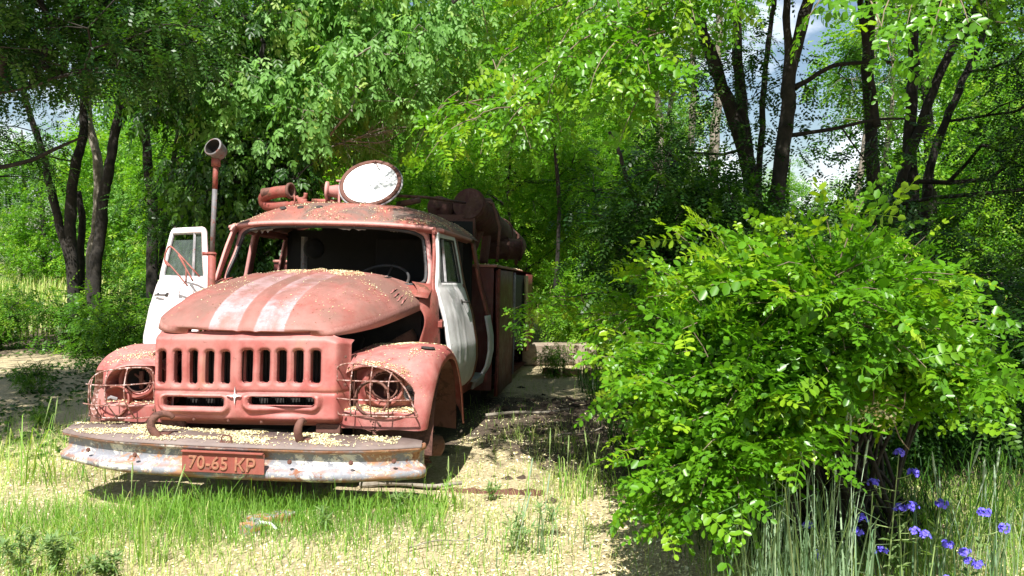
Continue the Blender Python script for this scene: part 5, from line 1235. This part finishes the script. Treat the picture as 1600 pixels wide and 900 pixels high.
# blue bugloss flowers
m, t, b = newmat('blue_petal'); b.inputs['Base Color'].default_value = (.13,.10,.70,1); b.inputs['Roughness'].default_value = .6; M['blue'] = m
hp = [(0,0,0)]; hf = []
V = []; F = []
for k in range(5):
    a = 2*math.pi*k/5; b0 = len(V); c, s = math.cos(a), math.sin(a)
    V += [(0,0,.001), (.004*c-.003*s, .004*s+.003*c, .003), (.008*c, .008*s, .004), (.004*c+.003*s, .004*s-.003*c, .003)]; F.append((b0,b0+1,b0+2,b0+3))
FLW = [(np.array(V, np.float32), np.array(F, np.int32))]
def bugloss(x, y, z1, lean, nheads, seed, label):
    r = np.random.RandomState(seed); z0 = float(gh(np.array(x), np.array(y))); root = empty('blue_flower', (x, y, z0)); tag(root, label, 'wild flower', 'blue wild flowers at the lower right')
    H = z1 - z0; mb = MB(); P = crom([(-lean,0,0),(-lean*.5,0,H*.5),(0,0,H)], 14); mb.tube([tuple(p) for p in P], np.linspace(.0045,.002,14), 6)
    st_ = mb.build('stem', M['grass_stem'], root, True)
    for k in range(nheads):
        f = 1 - .62*k/max(1, nheads) ; q = P[int(f*13)]; sg = 1 if k % 2 else -1
        e = q + (np.array([0,0,0]) if k == 0 else np.array([sg*r.uniform(.02,.07)*(1+.3*k), r.uniform(-.04,.01), r.uniform(.02,.05)]))
        if k: mb = MB(); mb.tube([tuple(q), tuple((q+e)/2 + [0,0,-.004]), tuple(e)], [.0025,.002,.0015], 5); mb.build('side_stem', M['grass_stem'], root, True)
        n = r.randint(18, 28); dd = rdir(r, n); dd[:, 2] = np.abs(dd[:, 2]); dd[:, 1] -= .4
        Pp = e + dd*r.uniform(.012,.026,(n,1)); fr_ = frames(np.cross(dd, rdir(r, n)), dd)
        Vv, Ff, Tt = cloud(FLW, Pp, np.cross(dd, rdir(r, n)), dd, r.uniform(1.0, 1.5, n), np.ones(n), r)
        tag(link('flower_head', qmesh('flower_head', Vv, Ff), M['blue'], root, False), kind=None)
    n = 18; Pp = P[r.randint(1, 11, n)]; dd = rdir(r, n); dd[:, 2] = np.abs(dd[:, 2])*.6 + .1
    Vv, Ff, Tt = cloud([(np.array([[0,0,0],[.5,.13,.05],[1,0,-.1],[.5,-.13,.05]], np.float32), np.array([[0,1,2,3]]))], Pp, dd, np.tile([[0,0,1.]], (n,1)), r.uniform(.04,.09,n), r.uniform(.2,.8,n), r)
    tag(link('leaf', qmesh('leaf', Vv, Ff, Tt), M['herb'], root, False), kind='stuff')
for x_u, y_, v1, ln, nh, sd_, lb in ((1410,3.6,712,.05,6,1,'tallest blue-flowered stem, leaning right in front of the dark hollow of the bush'), (1478,3.6,793,.06,2,2,'short blue-flowered stem right of the tallest one'), (1545,3.6,806,.02,3,3,'blue flowers by the upright seed stalk near the right edge'),
      (1268,3.5,828,.02,2,4,'low blue flower head among the tall blue-green grass'), (1525,3.6,885,.02,3,5,'lowest blue flowers at the bottom edge'), (1412,3.6,800,-.03,3,6,'blue flower heads low beside the tallest stem'), (1345,3.6,838,.02,1,7,'small single blue flower left of the tallest stem')):
    bugloss(wx(x_u, y_), y_, wz(v1, y_), ln, nh, sd_, lb)
# grey-green herbs
def herb(x, y, h, seed, label, n=46, mat='herb', grp='feathery grey-green weeds in the straw'):
    r = np.random.RandomState(seed); root = empty('weed', (x, y, float(gh(np.array(x), np.array(y))))); tag(root, label, 'weed', grp); mb = MB(); PP = []; DD = []
    for k in range(5):
        e = np.array([r.normal(0,.3)*h, r.normal(0,.3)*h, h*r.uniform(.7,1)]); P = crom([(0,0,0), e*.5 + [0,0,.02], e], 8); mb.tube([tuple(p) for p in P], np.linspace(.003,.0015,8), 5)
        i = r.randint(2, 8, n//5*2); PP.append(P[i]); DD.append(rdir(r, len(i))*[1,1,.6] + [0,0,.3])
    tag(mb.build('stem', M['grass_stem'], root, True), kind='stuff'); PP = np.vstack(PP); DD = np.vstack(DD)
    V, F, T = cloud([(np.array([[0,0,0],[.4,.10,.03],[1,0,-.05],[.4,-.10,.03]], np.float32), np.array([[0,1,2,3]]))], PP, DD, np.tile([[0,0,1.]], (len(PP),1)), r.uniform(.03,.075,len(PP)), r.uniform(.3,.9,len(PP)), r)
    tag(link('leaf', qmesh('leaf', V, F, T), M[mat], root, False), kind='stuff')
for k, (u, v, h, lb) in enumerate(((620,815,.14,'grey-green weed before the right half of the bumper'), (800,880,.24,'taller feathery weed at the lower middle'), (850,850,.24,'feathery weed right of the lower middle one'), (765,790,.10,'small weed beside the rusty strip'), (500,840,.12,'low green weed right of the painted wood block'))):
    y_ = 2038/(v-398); herb(wx(u, y_), y_, h, k, lb)
for k, (u, y_, h) in enumerate(((80,3.9,.24), (165,3.82,.2), (20,3.95,.26))): herb(wx(u, y_), y_, h, 20+k, ('dark weed in the lower left corner', 'dark weed second from the lower left corner', 'dark weed at the left edge of the lower left clump')[k], 170, 'herb', 'dark weeds in the lower left corner')

# --- debris
def obj_thing(name, mbx, mat, label, cat, loc, rot=(0,0,0), group=None, bevel=.004):
    o = mbx.build(name, mat, None, False, bevel); o.location = loc; o.rotation_euler = rot; return tag(o, label, cat, group)
M['oldwood'] = paint('weathered_wood', (.20,.15,.11), (.33,.27,.21), rust=(.10,.07,.05), rust_amt=.3, dirt=.5, scale=5)
M['blockp'] = paint('peeling_painted_wood', (.26,.26,.30), (.42,.38,.36), rust=(.40,.17,.07), rust_amt=.75, dirt=.3, scale=7)
root = empty('painted_wood_block', (wx(418,4.72), 4.72, .035), (0, R(4), R(42))); tag(root, 'broken wood block with peeling grey and orange paint lying in the grass', 'wood block')
mb = MB(); mb.box(-.13,.15,-.05,.05,-.03,.045); mb.build('block', M['blockp'], root, bevel=.012)
mb = MB(); mb.box(-.20,-.09,-.085,-.01,-.05,.028); mb.build('splintered_end', M['blockp'], root, bevel=.01)
mb = MB(); mb.tube([(-.10,-.06,.03),(-.05,-.10,.02),(-.02,-.12,-.01)], .008, 6); mb.build('paint_flake', M['disc'], root)
mb = MB(); n_ = 16; V = []
for k in range(n_): V += [(-.32+.64*k/(n_-1), .006*math.sin(k*1.3), -.02), (-.32+.64*k/(n_-1), .006*math.sin(k*1.3), .035 + .008*math.sin(k*2.1))]
mb.add(V, [(2*i,2*i+1,2*i+3,2*i+2) for i in range(n_-1)]); o = obj_thing('rusty_strip', mb, M['rust'], 'rusty metal strip set on edge across the straw right of the truck', 'metal strip', (wx(775,5.35), 5.35, .01), (R(-12),0,R(-3)), bevel=0)
sm = o.modifiers.new('thickness','SOLIDIFY'); sm.thickness = .006
for k, (u, v, L_, a, rr_, lb) in enumerate(((825,656,.42,12,.018,'pale dead stick lying on the dark dirt beside the truck'), (640,772,.35,-5,.022,'buried stick under the right end of the bumper'), (900,690,.3,30,.010,'thin twig on the shaded ground between truck and bush'), (700,865,.22,20,.005,'thin straw-coloured twig at the lower middle'))):
    y_ = 2038/(v-398); mb = MB(); r = np.random.RandomState(k); mb.tube([tuple(p) for p in crom([(-L_,0,0),(-L_*.3,.02,.015),(L_*.4,-.02,.01),(L_,.01,.03)], 12)], np.linspace(rr_, rr_*.5, 12)*(1+r.uniform(-.15,.15,12)), 8)
    x_ = wx(u, y_); obj_thing('dead_stick', mb, M['barkpale'], lb, 'stick', (x_, y_, float(gh(np.array(x_), np.array(y_)))+.02), (0,0,R(a)), bevel=0)
mb = MB(); mb.box(-.55,.55,-.15,.15,0,.30); obj_thing('timber_sill', mb, M['oldwood'], 'weathered grey block of timber on the ground behind the tail of the truck', 'timber', (wx(872,11.9), 11.9, 0), (0,0,R(6)), bevel=.02)
M['brick'] = simple('old_pinkish_brick', [(.26,.12,.09), (.40,.22,.17)], 12, .9, .5)
BK = ['leftmost of the half-buried pinkish bricks beyond the dirt', 'second half-buried pinkish brick from the left beyond the dirt', 'third half-buried pinkish brick from the left beyond the dirt', 'rightmost of the half-buried pinkish bricks beyond the dirt']
for k in range(4):
    mb = MB(); mb.box(-.12,.12,-.06,.06,-.03,.05); obj_thing('brick', mb, M['brick'], BK[k], 'brick', (wx(862,10.9) + k*.27, 10.9 - .05*k, .02), (R(5*k-6), R(4), R(-8+14*k)), 'pinkish bricks beyond the dirt', .01)
# dark clods of soil
M['clod'] = simple('dark_clod', [(.030,.020,.014), (.09,.06,.042)], 14, 1, .8)
r = np.random.RandomState(9); mb = MB()
for k in range(300):
    x_ = r.normal(.3, .62); y_ = r.normal(7.9, .95)
    if x_ < -.45 + (7-y_)*.0 or x_ > 1.8: continue
    s = min(.045, r.gamma(2.2, .009)); c = Vector((x_, y_, float(gh(np.array(x_), np.array(y_))) + s*.2)); V = [c + Vector((r.normal(0,.3)+a, r.normal(0,.3)+b_, (r.normal(0,.1)+c_)*.7))*s for a, b_, c_ in ((1,0,0),(0,1,0),(-1,0,0),(0,-1,0),(0,0,.8),(0,0,-.8))]
    mb.add(V, [(0,1,4),(1,2,4),(2,3,4),(3,0,4),(1,0,5),(2,1,5),(3,2,5),(0,3,5)])
tag(mb.build('soil_clods', M['clod'], None), 'loose dark clods of earth heaped beside the truck', 'soil', kind='stuff')

# --- leaf litter in the shade
r = np.random.RandomState(19); n = 9000; x = r.uniform(-9, -2.8, n); y = r.uniform(6.2, 14, n); k = vnoise(x, y, 3, 51) > .42; x, y = x[k], y[k]
LT = [(np.array([[-.5,-.3,0],[.5,-.35,.15],[.6,.3,.05],[-.45,.35,.2]], np.float32), np.array([[0,1,2,3]]))]
V, F, T = cloud(LT, np.stack([x, y, gh(x, y) + .012], -1), rdir(r, len(x))*[1,1,.3], np.array([[0,0,1.]]) + rdir(r, len(x))*.3, r.uniform(.02,.06,len(x)), r.uniform(.1,.9,len(x)), r)
tag(link('leaf_litter', qmesh('leaf_litter', V, F, T), M['leafshade'], None, False), 'small dark leaves and litter on the shaded ground left of the truck', 'leaf litter', kind='stuff')

# --- fallen blossoms
PET = [(np.array([[-.5,-.3,0],[.5,-.35,.1],[.55,.3,.0],[-.45,.35,.18]], np.float32), np.array([[0,1,2,3]])), (np.array([[-.6,-.18,0],[.5,-.22,.15],[.6,.2,.25],[-.4,.2,.0]], np.float32), np.array([[0,1,2,3]]))]
def petals(rng, P, name, label, size=(.006,.013), flat=.35):
    n = len(P); Dm = rdir(rng, n); Dm[:, 2] *= flat; U = np.array([[0,0,1.]]) + rdir(rng, n)*.4
    V, F, T = cloud(PET, P, Dm, U, rng.uniform(*size, n), rng.uniform(.1, 1, n), rng)
    return tag(link(name, qmesh(name, V, F, T), M['blossom'], None, False), label, 'fallen blossom', kind='stuff')
def scatter(rng, G, n, maskf, lift=.006, minz=.35, pw=4):
    Q = G.reshape(-1, 3); F = grid_faces(*G.shape[:2]); A, B_, C_, D_ = [Q[F[:, i]] for i in range(4)]
    N_ = np.cross(C_-A, D_-B_); area = np.linalg.norm(N_, axis=1) + 1e-12; nz = np.abs(N_[:, 2])/area
    c = (A+B_+C_+D_)/4; w = area*np.where(nz > minz, nz**pw, 0)*maskf(c); w = w/w.sum(); i = rng.choice(len(F), n, p=w); a, b_ = rng.rand(2, n, 1)
    P = (A[i]*(1-a) + B_[i]*a)*(1-b_) + (D_[i]*(1-a) + C_[i]*a)*b_; P[:, 2] += lift
    return P
TMn = np.array(TM)
def toworld(P): return P @ TMn[:3, :3].T + TMn[:3, 3]
rng = np.random.RandomState(99)
n = 120000; x = rng.uniform(-4.2, 3.2, n); y = 3.2 + rng.beta(1, 1.8, n)*8
k = (rng.rand(n) < (.25 + .75*vnoise(x, y, 5, 31))*(1 - .75*soil_shade_mask(x, y))) & (np.abs(x) < y*.66 + .2) & ~((x > -2.7) & (x < -.5) & (y > 5.2)); x, y = x[k], y[k]
petals(rng, np.stack([x, y, gh(x, y) + .005], -1), 'ground_blossoms', 'pale yellow fallen blossoms strewn over the ground', (.007,.018), .3)
petals(rng, toworld(scatter(rng, HOODG, 3200, lambda c: .012 + sstep(.56, .68, vnoise(c[:,0], c[:,1], 9, 41))*(.10 + sstep(.8, 1.6, c[:,1])) * (.35+.9*vnoise(c[:,0], c[:,1], 40, 40)))), 'hood_blossoms', 'yellow fallen blossoms scattered over the hood of the truck', (.004,.010))
petals(rng, toworld(scatter(rng, ROOFG, 3600, lambda c: .05 + 2.5*np.exp(-((c[:,2]-2.29)/.03)**2)*sstep(.35, .7, vnoise(c[:,0], c[:,1], 9, 42)) + .5*sstep(.55,.7,vnoise(c[:,0], c[:,1], 12, 43)), .008, .1)), 'roof_blossoms', 'yellow fallen blossoms along the front edge of the cab roof', (.005,.012))
def fmask(c):
    ax = np.abs(c[:,0]); return (.03 + 3.0*np.exp(-((np.hypot((ax-.80)/1.25, (c[:,2]-.945)) - .30)/.018)**2)*(c[:,2] > 1.05)*(c[:,1] < .66) + 1.0*sstep(.35,.6,vnoise(ax, c[:,1], 9, 44))*np.exp(-((ax-.88)/.16)**2)*sstep(.5,.6,c[:,1])*sstep(1.35,1.2,c[:,1]) + 2.2*((c[:,2] > .93)&(c[:,2] < .985)&(c[:,1] < .75)))*(c[:,1] < 1.45)
petals(rng, toworld(scatter(rng, FENG, 5200, fmask, .006, .12, 1.2)), 'fender_blossoms', 'thick drift of yellow blossoms on the front fender nearest the bush', (.004,.011))
petals(rng, toworld(scatter(rng, FENGL, 1100, fmask, .006, .12)), 'fender_blossoms', 'yellow blossoms on the far front fender beside the open door', (.006,.012))
SP = np.array(tp).reshape(-1, 4, 3)[:, 1:3]; SP = loft([SP[:, 0][::4], ((SP[:,0]+SP[:,1])/2)[::4], SP[:, 1][::4]], 12, 60)
petals(rng, toworld(scatter(rng, SP, 6500, lambda c: .04 + sstep(.42, .56, vnoise(c[:,0], c[:,1]*2.2, 9, 45))*(c[:,1] < .42)*sstep(-.01,.05, c[:,1]-bump_y(c[:,0])), .005)), 'bumper_blossoms', 'clumps of yellow blossoms lying on the flat top of the bumper', (.005,.012))
BT = np.array([[(x_, y_, 1.988) for y_ in np.linspace(3.8,7.3,20)] for x_ in np.linspace(.2,1.2,8)]); petals(rng, toworld(scatter(rng, BT, 900, lambda c: .2+c[:,0], .004)), 'body_blossoms', 'blossom litter along the top edge of the rear body', (.012,.025))
